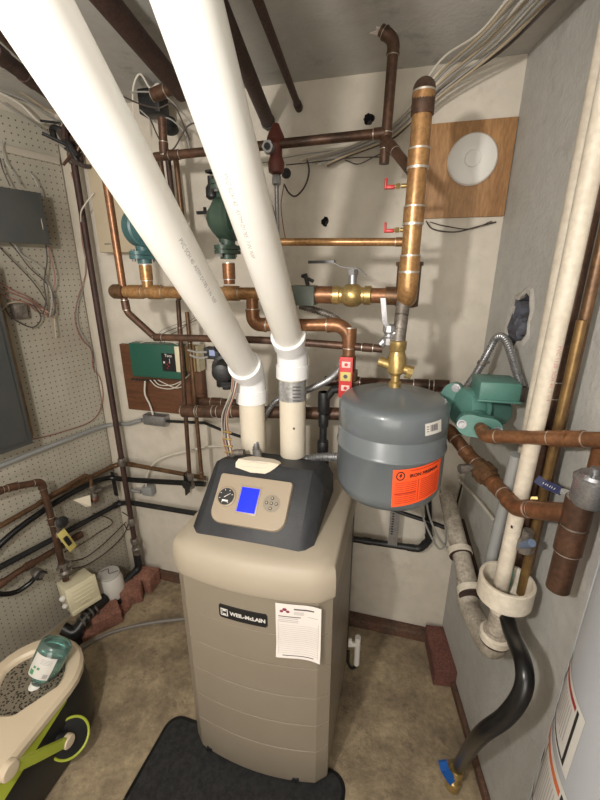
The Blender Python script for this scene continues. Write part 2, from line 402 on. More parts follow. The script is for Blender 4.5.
# plaster crack / board seam trims on the left wall top
m = M(TRIMW); m.box(LF, .02, 2.4, .007, .016, 1.995, 2.02, .002); stru('trim_3', m)

# ------------------------------------------------------------------ light
def lamp(name, kind, loc, e, col=(1, .9, .78), size=.1, rot=None, sy=None):
    d = bpy.data.lights.new(name, kind); d.energy = e; d.color = col
    if kind == 'AREA':
        d.size = size
        if sy: d.shape = 'RECTANGLE'; d.size_y = sy
    else: d.shadow_soft_size = size
    o = bpy.data.objects.new(name, d); C.objects.link(o); o.location = loc
    if rot: o.rotation_euler = rot
    return o
lamp('ceiling_bulb', 'POINT', (-.47, -.14, 1.80), 34, (1, .95, .88), .035)
lamp('fill_light', 'AREA', (-.4, -1.5, 1.35), 19, (1, .95, .88), 1.5, (math.radians(95), 0, math.radians(-4)), 1.3)  # soft fill added behind the camera, not a lamp of the room
w = bpy.data.worlds.new('world'); bpy.context.scene.world = w; w.use_nodes = True
w.node_tree.nodes['Background'].inputs[0].default_value = (1, .95, .88, 1); w.node_tree.nodes['Background'].inputs[1].default_value = .3
vs = bpy.context.scene.view_settings; vs.view_transform = 'Standard'; vs.look = 'None'; vs.gamma = 1; vs.exposure = .62
# ------------------------------------------------------------------ boiler
bx_ = V((bu.x, bu.y, 0)); by_ = V((-bu.y, bu.x, 0))
by_ = by_ if by_.y > 0 else -by_
B0 = V((-.362, .911, 0))
BW, BD = .460, .455
BM = Matrix(((bx_.x, by_.x, 0, B0.x), (bx_.y, by_.y, 0, B0.y), (0, 0, 1, 0), (0, 0, 0, 1)))
def bl(x, y, z): return BM @ V((x, y, z))
def bow(x): return -.030*(1-((x-BW/2)/(BW/2))**2)          # bowed front
def section(z, inset=0.0, top=False, setb=0.0, n=14, rc=.02):
    pts = []
    x0, x1 = inset, BW-inset
    for k in range(n+1):
        x = x0+(x1-x0)*k/n; f = k/n
        edge = min(f, 1-f)*(x1-x0); r = max(0, 1-edge/rc); pts.append(bl(x, bow(x)+setb+rc*(1-math.sqrt(max(0, 1-r*r))), z))
    pts += [bl(x1, BD-.01-inset, z), bl(x1-.01, BD-inset, z), bl(x0+.01, BD-inset, z), bl(x0, BD-.01-inset, z)]
    return pts
t = T('boiler', 'beige floor-standing gas boiler with blue display, standing in the middle of the room', 'boiler')
m = M(BEI)
zs = [(.03, .012, .012), (.035, .004, .004), (.06, .001, .001)]
prof = [(.022, .016, .03), (.03, .004, .012), (.06, .0, .0)]
seams = [.20, .315, .43, .545, .66]
ls = []
for z, i_, s_ in prof: ls.append(section(z, i_, setb=s_))
for zz in seams:
    ls += [section(zz-.0015, 0, setb=0), section(zz-.0008, .0014, setb=.0016), section(zz+.0008, .0014, setb=.0016), section(zz+.0015, 0, setb=0)]
ls.append(section(.795, 0))
m.loft(ls); cab = t.add('cabinet', m, ang=25)
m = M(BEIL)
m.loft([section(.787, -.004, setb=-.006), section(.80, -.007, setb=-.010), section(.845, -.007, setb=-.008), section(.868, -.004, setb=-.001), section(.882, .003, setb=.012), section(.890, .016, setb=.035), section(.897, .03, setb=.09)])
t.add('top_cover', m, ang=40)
# charcoal control housing
x0, x1 = .058, .372
def hous(x, y, z): return bl(x, y, z)
m = M(DKG)
pr = [(.034, .885), (.042, .905), (.184, 1.040), (.202, 1.047), (.340, 1.012), (.355, .895)]
def row(x, dy, dz, w=0): return [hous(x, y+(dy if k < 3 else 0), max(.885, z-dz)) for k, (y, z) in enumerate(pr)]
rows = []
for x, dy, dz in ((x0-.022, .012, .045), (x0-.006, .004, .012), (x0+.012, 0, 0), (x1-.012, 0, 0), (x1+.006, .004, .012), (x1+.024, .012, .045)):
    rows.append(row(x, dy, dz))
m.loft(rows); hs = t.add('control_housing', m, ang=30)
a = V(hous(.22, .042, .905)); b_ = V(hous(.22, .184, 1.040)); sl = (b_-a).normalized(); nn = bx_.cross(sl).normalized(); nn = nn if nn.z > 0 else -nn
def sp(x, s, h): return bl(0, 0, 0)+bx_*x+(a-bl(.22, 0, 0))+sl*s+nn*h   # on the sloping face
SM = Matrix(((bx_.x, sl.x, nn.x, 0), (bx_.y, sl.y, nn.y, 0), (bx_.z, sl.z, nn.z, 0), (0, 0, 0, 1))); SM.translation = sp(0, 0, 0)
m = M(BEIP)
lo, hi = [], []
def rrect(x0, x1, y0, y1, r, n=6, rt=None):
    q = []
    for cx, cy, a0, rr in ((x1, y1, 0, rt if rt is not None else r), (x0, y1, 90, rt if rt is not None else r), (x0, y0, 180, r), (x1, y0, 270, r)):
        sx = -1 if cx == x1 else 1; sy = -1 if cy == y1 else 1
        for k in range(n+1):
            an = math.radians(a0+90*k/n); q.append((cx+sx*rr+rr*math.cos(an), cy+sy*rr+rr*math.sin(an)))
    return q
PX0, PX1, PY0, PY1 = .090, .314, .024, .166
q = rrect(PX0, PX1, PY0, PY1, .035, rt=.008)
def sc(q, k): cx, cy = (PX0+PX1)/2, (PY0+PY1)/2; return [((x-cx)*k+cx, (y-cy)*k+cy) for x, y in q]
m.loft([[SM@V((x, y, -.01)) for x, y in q], [SM@V((x, y, .006)) for x, y in q], [SM@V((x, y, .011)) for x, y in sc(q, .975)]])
pn = t.add('control_panel', m, ang=40)
m = M(BEIP).box(SM, .163, .227, .056, .138, .010, .0125, .001); m.use(SCRN).box(SM, .168, .222, .062, .132, .0120, .0135); t.add('display', m, pn, 'glowing blue screen')
gc = SM@V((.127, .098, .011))
m = M(BEIP); m.lathe(gc, nn, [(0, .029), (.004, .029), (.005, .026), (.0035, .024)], 32); m.use(GAUG).lathe(gc+nn*.0030, nn, [(0, .024), (.0012, .024)], 28)
m.use(PAPER)
for an in (20, 65, 110, 155, 200, 245, 300):
    d = math.radians(an); m.cyl(gc+nn*.0048+(bx_*math.cos(d)+sl*math.sin(d))*.017, gc+nn*.0048+(bx_*math.cos(d)+sl*math.sin(d))*.021, .0009, seg=6)
m.cyl(gc+nn*.005-(bx_*.005+sl*.003), gc+nn*.005+(bx_*.012+sl*.010), .0013, .0005, seg=6)
m.box(Matrix.Translation(gc-sl*.010) @ SM.to_3x3().to_4x4(), -.009, .009, -.005, .0, .0043, .0052)
t.add('pressure_gauge', m, pn, 'round black gauge with white pointer')
m = M(BEI).cyl(SM@V((.264, .098, .0105)), SM@V((.264, .098, .0125)), .0245, seg=32); pad = t.add('button_pad', m, pn)
for k, (dx, dy) in enumerate(((0, 0), (.017, 0), (-.017, 0), (0, .017), (0, -.017))):
    c0 = SM@V((.264+dx*.85, .098+dy*.85, .012)); m = M(BLK).cyl(c0, c0+nn*.0022, .0046, seg=18); m.use(BEIP).cyl(c0+nn*.0022, c0+nn*.003, .003, seg=12); t.add('button', m, pn)
# nameplate on bowed front
def fr(x, z, h): # front surface point
    return bl(x, bow(x)-h, z)
def onfront(m, x0, x1, z0, z1, h0, h1, n=8):
    m.loft([[fr(x0+(x1-x0)*k/n, z0, h1) for k in range(n+1)]+[fr(x1-(x1-x0)*k/n, z0, h0) for k in range(n+1)], [fr(x0+(x1-x0)*k/n, z1, h1) for k in range(n+1)]+[fr(x1-(x1-x0)*k/n, z1, h0) for k in range(n+1)]]); return m
NX0, NX1, NZ0, NZ1 = .150, .292, .684, .727
m = M(BLK); onfront(m, NX0+.003, NX1-.003, NZ0, NZ1, -.002, .004); onfront(m, NX0, NX1, NZ0+.004, NZ1-.004, -.002, .0035)
m.use(LABW); onfront(m, NX0+.006, NX0+.028, NZ0+.009, NZ1-.010, .004, .0046)
m.use(BLK); onfront(m, NX0+.009, NX0+.0115, NZ0+.012, NZ1-.013, .0044, .0050); onfront(m, NX0+.013, NX0+.025, NZ0+.0175, NZ1-.0185, .0044, .0050); onfront(m, NX0+.0225, NX0+.025, NZ0+.012, NZ1-.013, .0044, .0050)
m.use(LABW).text('WEIL-McLAIN', .0172, lambda x, y: fr((NX0+.0860)+x, (NZ0+NZ1)/2+y, .0047), bold=.0008)
t.add('nameplate', m, None, 'black nameplate reading WEIL-McLAIN')
# lower slots / latches and feet
for x in (.062, .365):
    m = M(BLK); m.box(Matrix.Translation(fr(x, .062, 0)) @ BM.to_3x3().to_4x4(), -.011, .011, -.003, .01, -.008, .008, .004)
    m.cyl(fr(x-.008, .052, -.002), fr(x-.008, .052, .004), .006, seg=12); t.add('latch', m)
for x in (.05, BW-.05):
    for y in (.04, BD-.05):
        m = M(BLK).cyl(bl(x, y, 0), bl(x, y, .03), .018, seg=16); t.add('foot', m)
m = M(BLK).box(BM, BW-.001, BW+.0015, BD-.03, BD-.002, .04, .88); t.add('edge_gasket', m)
t.done()
# service sheet taped to the front
t = T('service_sheet', 'white printed service record sheet hanging on the boiler front', 'paper')
QX0, QX1, QZ0, QZ1 = .316, .437, .592, .775
SH0 = Matrix.Rotation(0, 4, 'Y')
def sheet(x, z, h=0):
    # x 0..1, z 0..1 ; slightly curled
    xx = QX0+(QX1-QX0)*x; zz = QZ1-(QZ1-QZ0)*(1-z)-.0*x
    curl = .004+.010*max(0, (x-.6)/.4)**2+.010*max(0, .25-z)*4*(.4+.6*abs(x-.5))
    return fr(xx, zz, curl+h)
m = M(PAPER); nu, nv = 14, 16
for h in (0, -.0006):
    m.grid(lambda u_, v_: sheet(u_, v_, h), nu, nv)
def bar(m, x0, x1, z0, z1, n=6):
    for k in range(n):
        a0, a1 = x0+(x1-x0)*k/n, x0+(x1-x0)*(k+1)/n
        m.face([m.bm.verts.new(sheet(*p, .0005)) for p in ((a0, z0), (a1, z0), (a1, z1), (a0, z1))])
m.use(INKG)
for k in range(15): bar(m, .06, .94, .095+k*.037, .099+k*.037)
for z in (.735, .70, .67): bar(m, .06, .50, z, z+.01)
for z in (.86, .84, .82): bar(m, .40, .62, z, z+.008)
bar(m, .70, .93, .79, .80)
for xx in (.05, .94): bar(m, xx, xx+.006, .06, .70, 1)
m.use(INK); bar(m, .40, .84, .905, .93); bar(m, .06, .55, .765, .78); bar(m, .15, .85, .045, .058)
m.use(INKR)
for cx, cz, rr in ((.20, .90, .050), (.13, .865, .042), (.27, .865, .042)):
    vs_ = [m.bm.verts.new(sheet(cx+rr*math.cos(a_), cz+rr*.55*math.sin(a_), .0006)) for a_ in [2*PI*k/12 for k in range(12)]]; m.face(vs_)
m.keep = True
t.add('service_sheet', m); t.done()
# note on the housing
t = T('paper_note', 'cream handwritten paper tag lying on top of the black boiler hood', 'paper')
m = M(PAPERT)
o = plane(258, 472, bl(.2, .25, 1.027), V((0, 0, 1)))
q = [(-.065, -.028), (-.052, .018), (-.035, .034), (.0, .024), (.045, .020), (.070, .0), (.068, -.016), (.035, -.034), (-.01, -.030)]
def nt_(x, y, h):
    yy = .216+y*1.35; z = 1.0525-(yy-.202)*.25 if yy > .200 else 1.053-(.200-yy)*.72
    return bl(.188+x, yy, z+.0015*math.sin(x*50)+h)
rows_ = [(-.034, -.010, .035), (-.028, -.062, .048), (-.020, -.066, .060), (-.010, -.062, .069), (.0, -.058, .070), (.012, -.054, .060), (.022, -.047, .038), (.032, -.040, -.020)]
for h in (0, .0012):
    vs_ = [[m.bm.verts.new(nt_(a_+(b_2-a_)*k/8, y, h)) for k in range(9)] for y, a_, b_2 in rows_]
    for r0, r1_ in zip(vs_, vs_[1:]):
        for k in range(8): m.face((r0[k], r0[k+1], r1_[k+1], r1_[k]))
m.use(INKG)
for k in range(5):
    yy = .014-k*.0095; m.tube([nt_(-.045+.02*j+.003*math.sin(k*3+j), yy+.001*math.sin(j*9+k), .0016) for j in range(5)], .0005, 4)
t.add('paper_note', m); t.done()

# ------------------------------------------------------------------ PVC vent pipes
def vent(label, bx, by, ex, ey, tx, ty, TD, foil):
    t = T('vent_pipe', label, 'pipe', 'white vent pipes rising from the boiler')
    base = Z(bx, by, 1.0); el = Y(ex, ey, base.y); el.x = base.x
    el = V((base.x, base.y, el.z)); top = P(tx, ty, TD); d = (top-el).normalized(); top2 = el+d*((CEIL-.005-el.z)/d.z)
    m = M(PVCC).tube([V((base.x, base.y, 1.022)), el-UP*.03], .042, 32); 
    m.use(OLDST).lathe(V((base.x+.004, base.y-.041, el.z-.24)), V((.1, -1, 0)).normalized(), [(0, .004), (.004, .003)], 8)
    t.add('lower_pipe', m)
    m = M(PVC).tube([el+d*.03, top2], .0415, 40); u_ = d.cross(V((1, 0, 0))).normalized()
    # printed marking along the pipe
    side = d.cross(EYE-el).normalized(); fw = side.cross(d).normalized(); fw = fw if fw.dot(EYE-el) > 0 else -fw
    def mark(s, off):
        def fn(x, y):
            an = off+y/.0418; return el+d*(s-x)+(fw*math.cos(an)+side*math.sin(an)*1.0)*.0418
        return fn
    m.use(INKG)
    ofs = -.55 if foil else .35
    m.text('PVC SCH 40  ASTM D1785  3 IN  NSF', .0115, mark(.52, ofs))
    t.add('sloping_pipe', m)
    m = M(PVCW); line, arcs = fillet([el-UP*.075, el, el+d*.075], .05, 8)
    m.tube(line, .047, 36)
    m.tube([el-UP*.085, el-UP*.045], .0505, 36); m.tube([el+d*.042, el+d*.082], .0505, 36)
    t.add('elbow', m, None, 'smooth bright white elbow')
    if foil:
        m = M(ALU); m.tube([el-UP*.155, el-UP*.09], .0432, 36, cap=False)
        m.use(INK); f0 = V((0, -1, 0))
        for k in range(5): m.box(Matrix.Translation(V((el.x+.012, el.y-.0425, el.z-.15+.011*k))), -.011, .013, -.002, .0, 0, .003)
        t.add('tape_label', m, None, 'silver foil label with black print')
    t.done(); return el, d, base
v1 = vent('left of the two fat white vent pipes, leaning up over the camera', 254, 455, 251, 376, 29, 0, .40, False)
v2 = vent('right fat white vent pipe with a silver label band above the boiler', 293, 460, 291, 350, 187, 0, .455, True)
# ------------------------------------------------------------------ back wall boards
def wbox(m, W, Fr, p0, p1, off, d, bev=.002, Wf=None):
    Fi = Fr.inverted(); a = Fi@W(*p0, off+d); b = Fi@W(*p1, off+d)
    return m.box(Fr, min(a.x, b.x), max(a.x, b.x), off, off+d, min(a.z, b.z), max(a.z, b.z), bev)
t = T('plywood_board', 'tan plywood square fixed high on the back wall near the right corner', 'board')
m = M(PLY); wbox(m, B, BF, (429, 124), (504, 216), .001, .012); t.add('plywood_board', m)
bo = t.done()
t = T('disc_cover', 'round white disc cover mounted on the plywood square', 'vent cover')
c0 = B(472, 160, .014); m = M(WHT)
m.lathe(c0, bn, [(0, .071), (.006, .072), (.012, .068), (.017, .055), (.018, .03), (.018, .0245), (.0165, .023)], 40); t.add('disc', m)
m = M(WHT).lathe(c0+bn*.0165, bn, [(0, .0225), (.0035, .0215), (.004, .0)], 30); t.add('center_cap', m); t.done()
cable('wire', 'dark wire sagging below the plywood square', 'wire', [B(426, 221, .03), B(433, 229, .02), B(455, 232, .02), B(480, 226, .02), B(496, 222, .01)], .0022, WIRD)
cable('wire', 'thin dark wire tucked under the lower edge of the plywood square', 'wire', [B(430, 222, .02), B(445, 226, .015), B(470, 229, .012), B(492, 221, .01)], .0016, WIRD)
# ------------------------------------------------------------------ ceiling pipes
def cpipe(name, label, p, q, r, m, z0, z1=None, fl=False):
    a = Z(*p, z0); b = Z(*q, z1 or z0); d = (a-b).normalized(); t = T(name, label, 'pipe')
    t.add('tube', M(m).tube([b, a+d*.25], r, 16))
    if fl: t.add('coupling', M(m).tube([b.lerp(a, .5)-d*.03, b.lerp(a, .5)+d*.03], r*1.2, 14))
    t.done()
cpipe('iron_pipe', 'fat rusty iron pipe under the ceiling between the two white vents', (106, 0), (182, 92), .026, RUST, 2.13, 2.10)
a = B(299, 108, .0); b = Z(254, -10, a.z); d = (b-a).normalized()
t = T('iron_pipe', 'thin dark iron pipe under the ceiling right of the white vents, reaching the back wall', 'pipe')
t.add('tube', M(RUST).tube([a, b+d*.4], .0105, 14)); t.add('end_cap', M(RUST).tube([a+d*.0, a+d*.035], .0135, 14)); t.done()
a = B(268, 122, .02); b = Z(226, 20, a.z+.02); d = (b-a).normalized()
t = T('iron_pipe', 'dark tapered pipe half hidden right beside the right white vent near the ceiling', 'pipe')
t.add('tube', M(RUST).tube([a, a+d*.05, b+d*.35], [.022, .022, .016], 14)); t.add('broken_collar', M(IRON).tube([a-d*.004, a+d*.02], .0245, 9)); t.done()
t = pipe('iron_pipe', 'knobbly rusty pipe at the upper left edge below the ceiling', 'pipe', [Z(-30, 30, 2.05), Z(8, 62, 2.05), Z(45, 90, 2.05), Z(100, 130, 2.05)], .017, RUST, coup=[(0, .7), (1, .5), (2, .2)], ring=False, elbow=False)
cpipe('iron_pipe', 'brown pipe in the top left corner above the knobbly one', (-5, 28), (30, 62), .014, COPD, 2.12)
# fuel/wiring tangle between the vents
TG = 'thin cables tangled under the ceiling between the vents'
for k, q in enumerate([[(134, 128), (133, 90), (140, 74), (150, 88), (158, 84), (165, 92)], [(130, 92), (150, 92), (165, 96), (182, 112), (192, 124)], [(140, 110), (155, 122), (168, 118), (184, 132), (190, 150)],
                       [(120, 95), (140, 104), (158, 108), (174, 106), (190, 140)], [(150, 118), (160, 140), (172, 150), (186, 128), (196, 122)]]):
    cable('cable', ['looping pale cable in the tangle between the two white vents', 'thin grey cable crossing the tangle between the two white vents', 'grey cable drooping in the tangle between the white vents', 'dark cable at the back of the tangle between the white vents', 'dark wire hooking low in the tangle between the white vents'][k],
          'cable', [B(x, y, .18+.02*k) for x, y in q], .003 if k == 0 else .0022, [WIRW, WIRG, WIRG, WIRD, WIRD][k], TG)
t = T('junction_box', 'dark metal box in the cable tangle between the two white vents', 'box'); m = M(IRON)
wbox(m, B, BF, (136, 88), (160, 112), .08, .06, .006); t.add('box', m); m = M(IRON); c0 = B(168, 118, .12); m.lathe(c0, V((.3, -.2, -.9)).normalized(), [(0, .012), (.01, .022), (.045, .022), (.05, .012)], 16); t.add('conduit_hub', m); t.done()
pipe('copper_pipe', 'short copper stub high between the white vents', 'pipe', [B(154, 95, .2), B(172, 88, .2), B(200, 84, .2)], .017, COPD, elbow=False, coup=[(0, .3)])
# long top copper run
OT = .26
def U(px, py, off=OT): return B(px, py, off)
pipe('copper_pipe', 'copper pipe running level under the ceiling across the back wall', 'pipe', [U(155, 157), U(384, 133)], .0125, COPD, coup=[(0, .10), (0, .985)], elbow=False)
pipe('copper_pipe', 'thin copper drop pipe near the ceiling left of the tall riser, open at its foot', 'pipe', [U(381, 30), U(394, 40), U(384, 164)], .0135, COPD, rad=.03, coup=[(1, .80)])
t = T('ceiling_patch', 'torn white paper patch on the ceiling beside the thin copper drop', 'paper'); m = M(PAPER); c0 = Z(383, 32, CEIL-.003)
m.loft([[c0+V((math.cos(a)*.035*r_, math.sin(a)*.02*r_, h)) for a, r_ in [(2*PI*k/9, (1, .7, 1.1, .8, 1, .6, 1.2, .8, .9)[k]) for k in range(9)]] for h in (0, .0015)]); t.add('ceiling_patch', m); t.done()
# ------------------------------------------------------------------ riser and main run
RY = .97
ra = Y(405, 296, RY); rb = Y(427, 84, RY); rx = (ra.x+rb.x)/2
OM = (V((rx, RY+.035, 0))-LC).dot(bn)
t = T('copper_riser', 'fat bright copper riser standing in front of the back wall left of the plywood square', 'pipe')
zb, zt = ra.z+.012, rb.z
backd = V((-bn.x, -bn.y, 0))
tee_y = V((rx, RY, 0))+backd*.045
pts = [V((tee_y.x, tee_y.y, zb-.012)), V((rx, RY, zb)), V((rx, RY, zt)), V((rx, RY, zt))+backd*.26]
line, arcs = fillet([V((rx, RY, zb+.02)), V((rx, RY, zt)), V((rx, RY, zt))+backd*.10], .035)
t.add('tube', M(COPB).tube(line, .0210, 28))
sg, d0, d1 = arcs[0]
t.add('elbow', M(COPD).tube([sg[0]+d0*.02]+sg+[sg[-1]+d1*.03], .0238, 24))
for py in (110, 166, 222, 270):
    p = Y(405, py, RY); p.x = rx; m = M(COPB).tube([p-UP*.003, p+UP*.03], .0232, 28); m.use(SOLD).tube([p-UP*.007, p-UP*.002], .0236, 24); m.tube([p+UP*.03, p+UP*.0335], .0236, 24); t.add('coupling', m)
p = V((rx, RY, zb+.04)); m = M(COPB); ln_, ar = fillet([p, V((rx, RY, zb-.015)), tee_y+UP*(zb-.02)+backd*.01], .03); m.tube(ln_, .0236, 24); t.add('lower_elbow', m)
t.done()
tz1 = Y(405, 262, tee_y.y+.02).z; tz0 = Y(405, 308, tee_y.y+.02).z
tp = tee_y+backd*.035
t = T('copper_tee', 'big dark copper tee behind the foot of the tall riser', 'pipe fitting')
m = M(BRZ).lathe(V((tp.x, tp.y, tz0)), UP, [(0, .02), (.004, .030), (tz1-tz0-.012, .030), (tz1-tz0-.008, .034), (tz1-tz0, .034), (tz1-tz0+.001, .027)], 28); t.add('body', m)
m = M(COPD).tube([V((tp.x, tp.y, tz1)), V((tp.x, tp.y, zt+.005))], .0195, 20); t.add('upper_tube', m)
zc = Y(405, 297, tee_y.y).z
m = M(BRZ).tube([V((tp.x, tp.y, zc))-bu*.055, V((tp.x, tp.y, zc))-bu*.02], .0235, 20); t.add('side_socket', m)
t.done()
OM = (V((tp.x, tp.y, 0))-LC).dot(bn)
runz = zc
def run(px, py=None, off=None):
    o = OM if off is None else off; p = B(px, 297, o); p.z = runz if py is None else B(px, py, o).z; return p
# small branch from drop to riser
pipe('copper_pipe', 'short slanting copper branch between the thin drop and the tall riser', 'pipe', [U(386, 140, .27), B(412, 172, OM+.01)], .0125, COPD, elbow=False, coup=[(0, .3)])
def redvalve(label, px, py, off, d, hd, s=1.0):
    t = T('drain_valve', label, 'valve'); c0 = B(px, py, off); u_ = -bu
    t.add('body', M(BRASS).tube([c0+bu*.03*s, c0], .007*s, 12).hexn(c0+u_*.002, c0+u_*.016*s, .0095*s).tube([c0+u_*.012*s, c0+u_*.026*s], .005*s, 10))
    m = M(REDP); e = c0+u_*.024*s; fr_ = Matrix(((bu.x, bn.x, 0, e.x), (bu.y, bn.y, 0, e.y), (0, 0, 1, e.z), (0, 0, 0, 1)))
    m.box(fr_, -.024*s, .004*s, -.010*s, .010*s, -.008*s, .004*s, .003*s); m.box(fr_, -.030*s, -.022*s, -.009*s, .009*s, -.008*s, .026*s, .003*s); t.add('handle', m, None, 'red lever handle'); t.done()
redvalve('upper of the two small red-handled valves left of the tall riser', 401, 186, OM+.005, 0, 0, .72)
redvalve('lower of the two small red-handled valves left of the tall riser', 400, 230, OM+.01, 0, 0, .72)
pipe('copper_pipe', 'level copper pipe entering the tall riser above the main ball valve', 'pipe', [run(262, 242), run(408, 242)], .0098, COPB, elbow=False, coup=[(0, .93)])
# main run : left section, right section
rr = .0178
t = pipe('copper_main', 'thick copper main running level from the green pumps toward the silver-grey tank pipework', 'pipe', [run(118), run(336)], rr, COPB, coup=[(0, .10), (0, .20), (0, .42), (0, .56), (0, .97)], elbow=False, fmr=1.2, done=False, seg=20)
m = M(BRZ); a = run(112); m.lathe(a, bu, [(0, .008), (.004, .018), (.012, .0225), (.05, .0225), (.052, .018)], 20); t.add('end_tee', m)
m = M(COP); 
for px in (328,): m.tube([run(px-14), run(px+4)], rr*1.3, 20)
t.add('reducer', m); t.done()
pipe('copper_main', 'short copper nipple between the yellow brass ball valve and the big tee', 'pipe', [run(366), run(398)], .0165, COP, coup=[(0, .4)], elbow=False, fmr=1.2)
t = T('ball_valve', 'brass ball valve with long flat black lever on the level copper main', 'valve')
c0 = run(352); m = M(BRASS)
m.lathe(c0-bu*.052, bu, [(0, .022), (.002, .025), (.018, .025), (.020, .021), (.026, .021), (.036, .029), (.052, .032), (.068, .029), (.078, .021), (.084, .021), (.086, .025), (.102, .025), (.104, .022)], 24)
t.add('body', m)
m = M(STEEL).tube([c0+UP*.025, c0+UP*.052], .012, 12).hexn(c0+UP*.052, c0+UP*.066, .015); st_ = t.add('stem', m, None, 'silver stem nut')
m = M(BLK); e = c0+UP*.064
fr_ = Matrix(((bu.x, bn.x, 0, e.x), (bu.y, bn.y, 0, e.y), (0, 0, 1, e.z), (0, 0, 0, 1)))
def strap(m, pts, w, th):
    for (x0, z0), (x1, z1) in zip(pts, pts[1:]):
        q = [V((x0, 0, z0)), V((x1, 0, z1))]
        rings = []
        for p in q: rings.append([fr_@(p+V((0, -w/2, -th/2))), fr_@(p+V((0, w/2, -th/2))), fr_@(p+V((0, w/2, th/2))), fr_@(p+V((0, -w/2, th/2)))])
        m.loft(rings)
strap(m, [(.035, -.012), (.012, .004), (-.03, .008), (-.058, .022), (-.118, .020)], .017, .003)
m.use(BLK); strap(m, [(-.050, .0215), (-.120, .0205)], .021, .007); t.add('lever', m, None, 'flat black lever handle'); t.done()
# grey-green zone valve head behind the right vent
t = T('zone_valve', 'grey-green box-shaped valve head just right of the right white vent on the main', 'valve')
c0 = run(312); fr2 = Matrix(((bu.x, bn.x, 0, c0.x), (bu.y, bn.y, 0, c0.y), (0, 0, 1, c0.z), (0, 0, 0, 1)))
m = M(mat('valve_grey_green', (.10, .12, .10), .5)); m.box(fr2, -.06, .012, -.03, .03, -.028, .024, .003); t.add('body', m)
m = M(IRON).tube([c0+UP*.024-bu*.012, c0+UP*.055-bu*.02], .006, 10); m.tube([c0+UP*.05-bu*.03, c0+UP*.035+bu*.004], .0045, 8); t.add('lever', m); t.done()
# vertical copper on the left of the run, and its 45 degree offset
vx = run(122)
pipe('copper_pipe', 'thin copper pipe dropping to the left end of the main beside the cream box', 'pipe', [B(100, 140, OM-.0), B(123, 288, OM)], .0115, COP, elbow=False)
pipe('copper_pipe', 'brown copper pipe bending from under the main and running level above the green relay box', 'pipe', [run(124, 298), run(125, 312), run(150, 337), run(190, 338), run(260, 340), run(310, 343), run(386, 349)], .0110, COPD, rad=.03, elbow=False, coup=[(0, .5), (2, .1), (4, .7), (5, .8)])
# circulators
def circ(name, label, c, ax, md, s, mt, body='upright', box=True, parts=None, boltm=None):
    boltm = boltm or STEEL
    t = T(name, label, 'pump', 'circulator pumps'); ax = ax.normalized(); md = (md-ax*md.dot(ax)).normalized(); w = ax.cross(md).normalized()
    m = M(mt); m.lathe(c-ax*.075*s, ax, [(0, .024*s), (.02*s, .026*s), (.035*s, .042*s), (.055*s, .055*s), (.075*s, .06*s), (.095*s, .055*s), (.115*s, .042*s), (.13*s, .026*s), (.15*s, .024*s)], 28)
    m.lathe(c-md*.02*s, md, [(0, .05*s), (.004*s, .062*s), (.045*s, .064*s), (.05*s, .058*s)], 28); vo = t.add('volute', m, None, None)
    m = M(mt); m.lathe(c+md*.03*s, md, [(0, .058*s), (.012*s, .062*s), (.016*s, .046*s), (.10*s, .046*s), (.118*s, .040*s), (.124*s, .025*s)], 28)
    for k in range(4):
        a = PI/4+k*PI/2; q = c+(ax*math.cos(a)+w*math.sin(a))*.053*s+md*.04*s; m.hexn(q, q+md*.012*s, .007*s)
    t.add('motor', m)
    for sg in (-1, 1):
        f0 = c+ax*sg*.075*s
        m = M(mt); prof = []
        for k in range(24):
            a = 2*PI*k/24; R_ = .028+.024*abs(math.cos(a))**2.2; prof.append((md*0+w*math.cos(a)+md*math.sin(a))*R_*s)
        m.loft([[f0+q for q in prof], [f0+q+ax*sg*.012*s for q in prof]]); fl = t.add('flange', m)
        m = M(mt); m.loft([[f0+ax*sg*.014*s+q for q in prof], [f0+q+ax*sg*.025*s for q in prof]]); m.tube([f0+ax*sg*.024*s, f0+ax*sg*.04*s], .024*s, 20); fl = t.add('flange', m)
        for sd in (-1, 1):
            q = f0+w*sd*.041*s; m = M(boltm); m.hexn(q-ax*sg*.006*s, q+ax*sg*.034*s, .0065*s); t.add('bolt', m, fl)
    if box:
        cb = c+md*.075*s+box*.062*s
        m = M(mt); b_ = Matrix(((ax.x, md.x, box.x, cb.x), (ax.y, md.y, box.y, cb.y), (ax.z, md.z, box.z, cb.z), (0, 0, 0, 1)))
        m.box(b_, -.045*s, .045*s, -.05*s, .05*s, -.025*s, .022*s, .006*s); m.box(b_, -.047*s, .047*s, -.052*s, .052*s, -.004*s, .0*s, .001)
        t.add('terminal_box', m)
    return t
left = -bu
c1 = B(140, 228, OM)
t = circ('circulator_pump', 'blue-green pump mostly hidden behind the left white vent, standing on the main', V((run(149).x, run(149).y, c1.z)), UP, (bn*.4+bu).normalized(), .86, TEALB, box=False); t.done()
p = run(149); pipe('copper_pipe', 'short bright copper stub under the blue-green pump', 'pipe', [p+UP*.012, V((p.x, p.y, B(149, 266, OM).z))], .0165, COPB, elbow=False, coup=[(0, .7)])
pz = B(226, 219, OM-.02); 
t = circ('circulator_pump', 'dark green pump between the two white vents, above the main', pz, UP, (bu+bn*.15).normalized(), .92, DGRN, box=False); t.done()
pd = B(228, 262, OM-.02)
t = pipe('copper_pipe', 'short thick copper stub below the dark green pump flange', 'pipe',
     [V((pz.x, pz.y, pd.z-.01)), V((pz.x, pz.y, B(228, 284, OM-.02).z))], .0165, COP, elbow=False, coup=[(0, .3)])
t = pipe('copper_pipe', 'thick copper bend from the main behind the right vent into the red-tagged union', 'pipe',
     [run(252, 298), run(252, 324), run(268, 325), run(351, 325), run(351, 362)], .0178, COP, rad=.042, coup=[(3, .30)], elbow=True)
c0 = run(351, 374)
t = T('pipe_union', 'bronze union wrapped in red and pink tags above the tank left shoulder', 'pipe fitting')
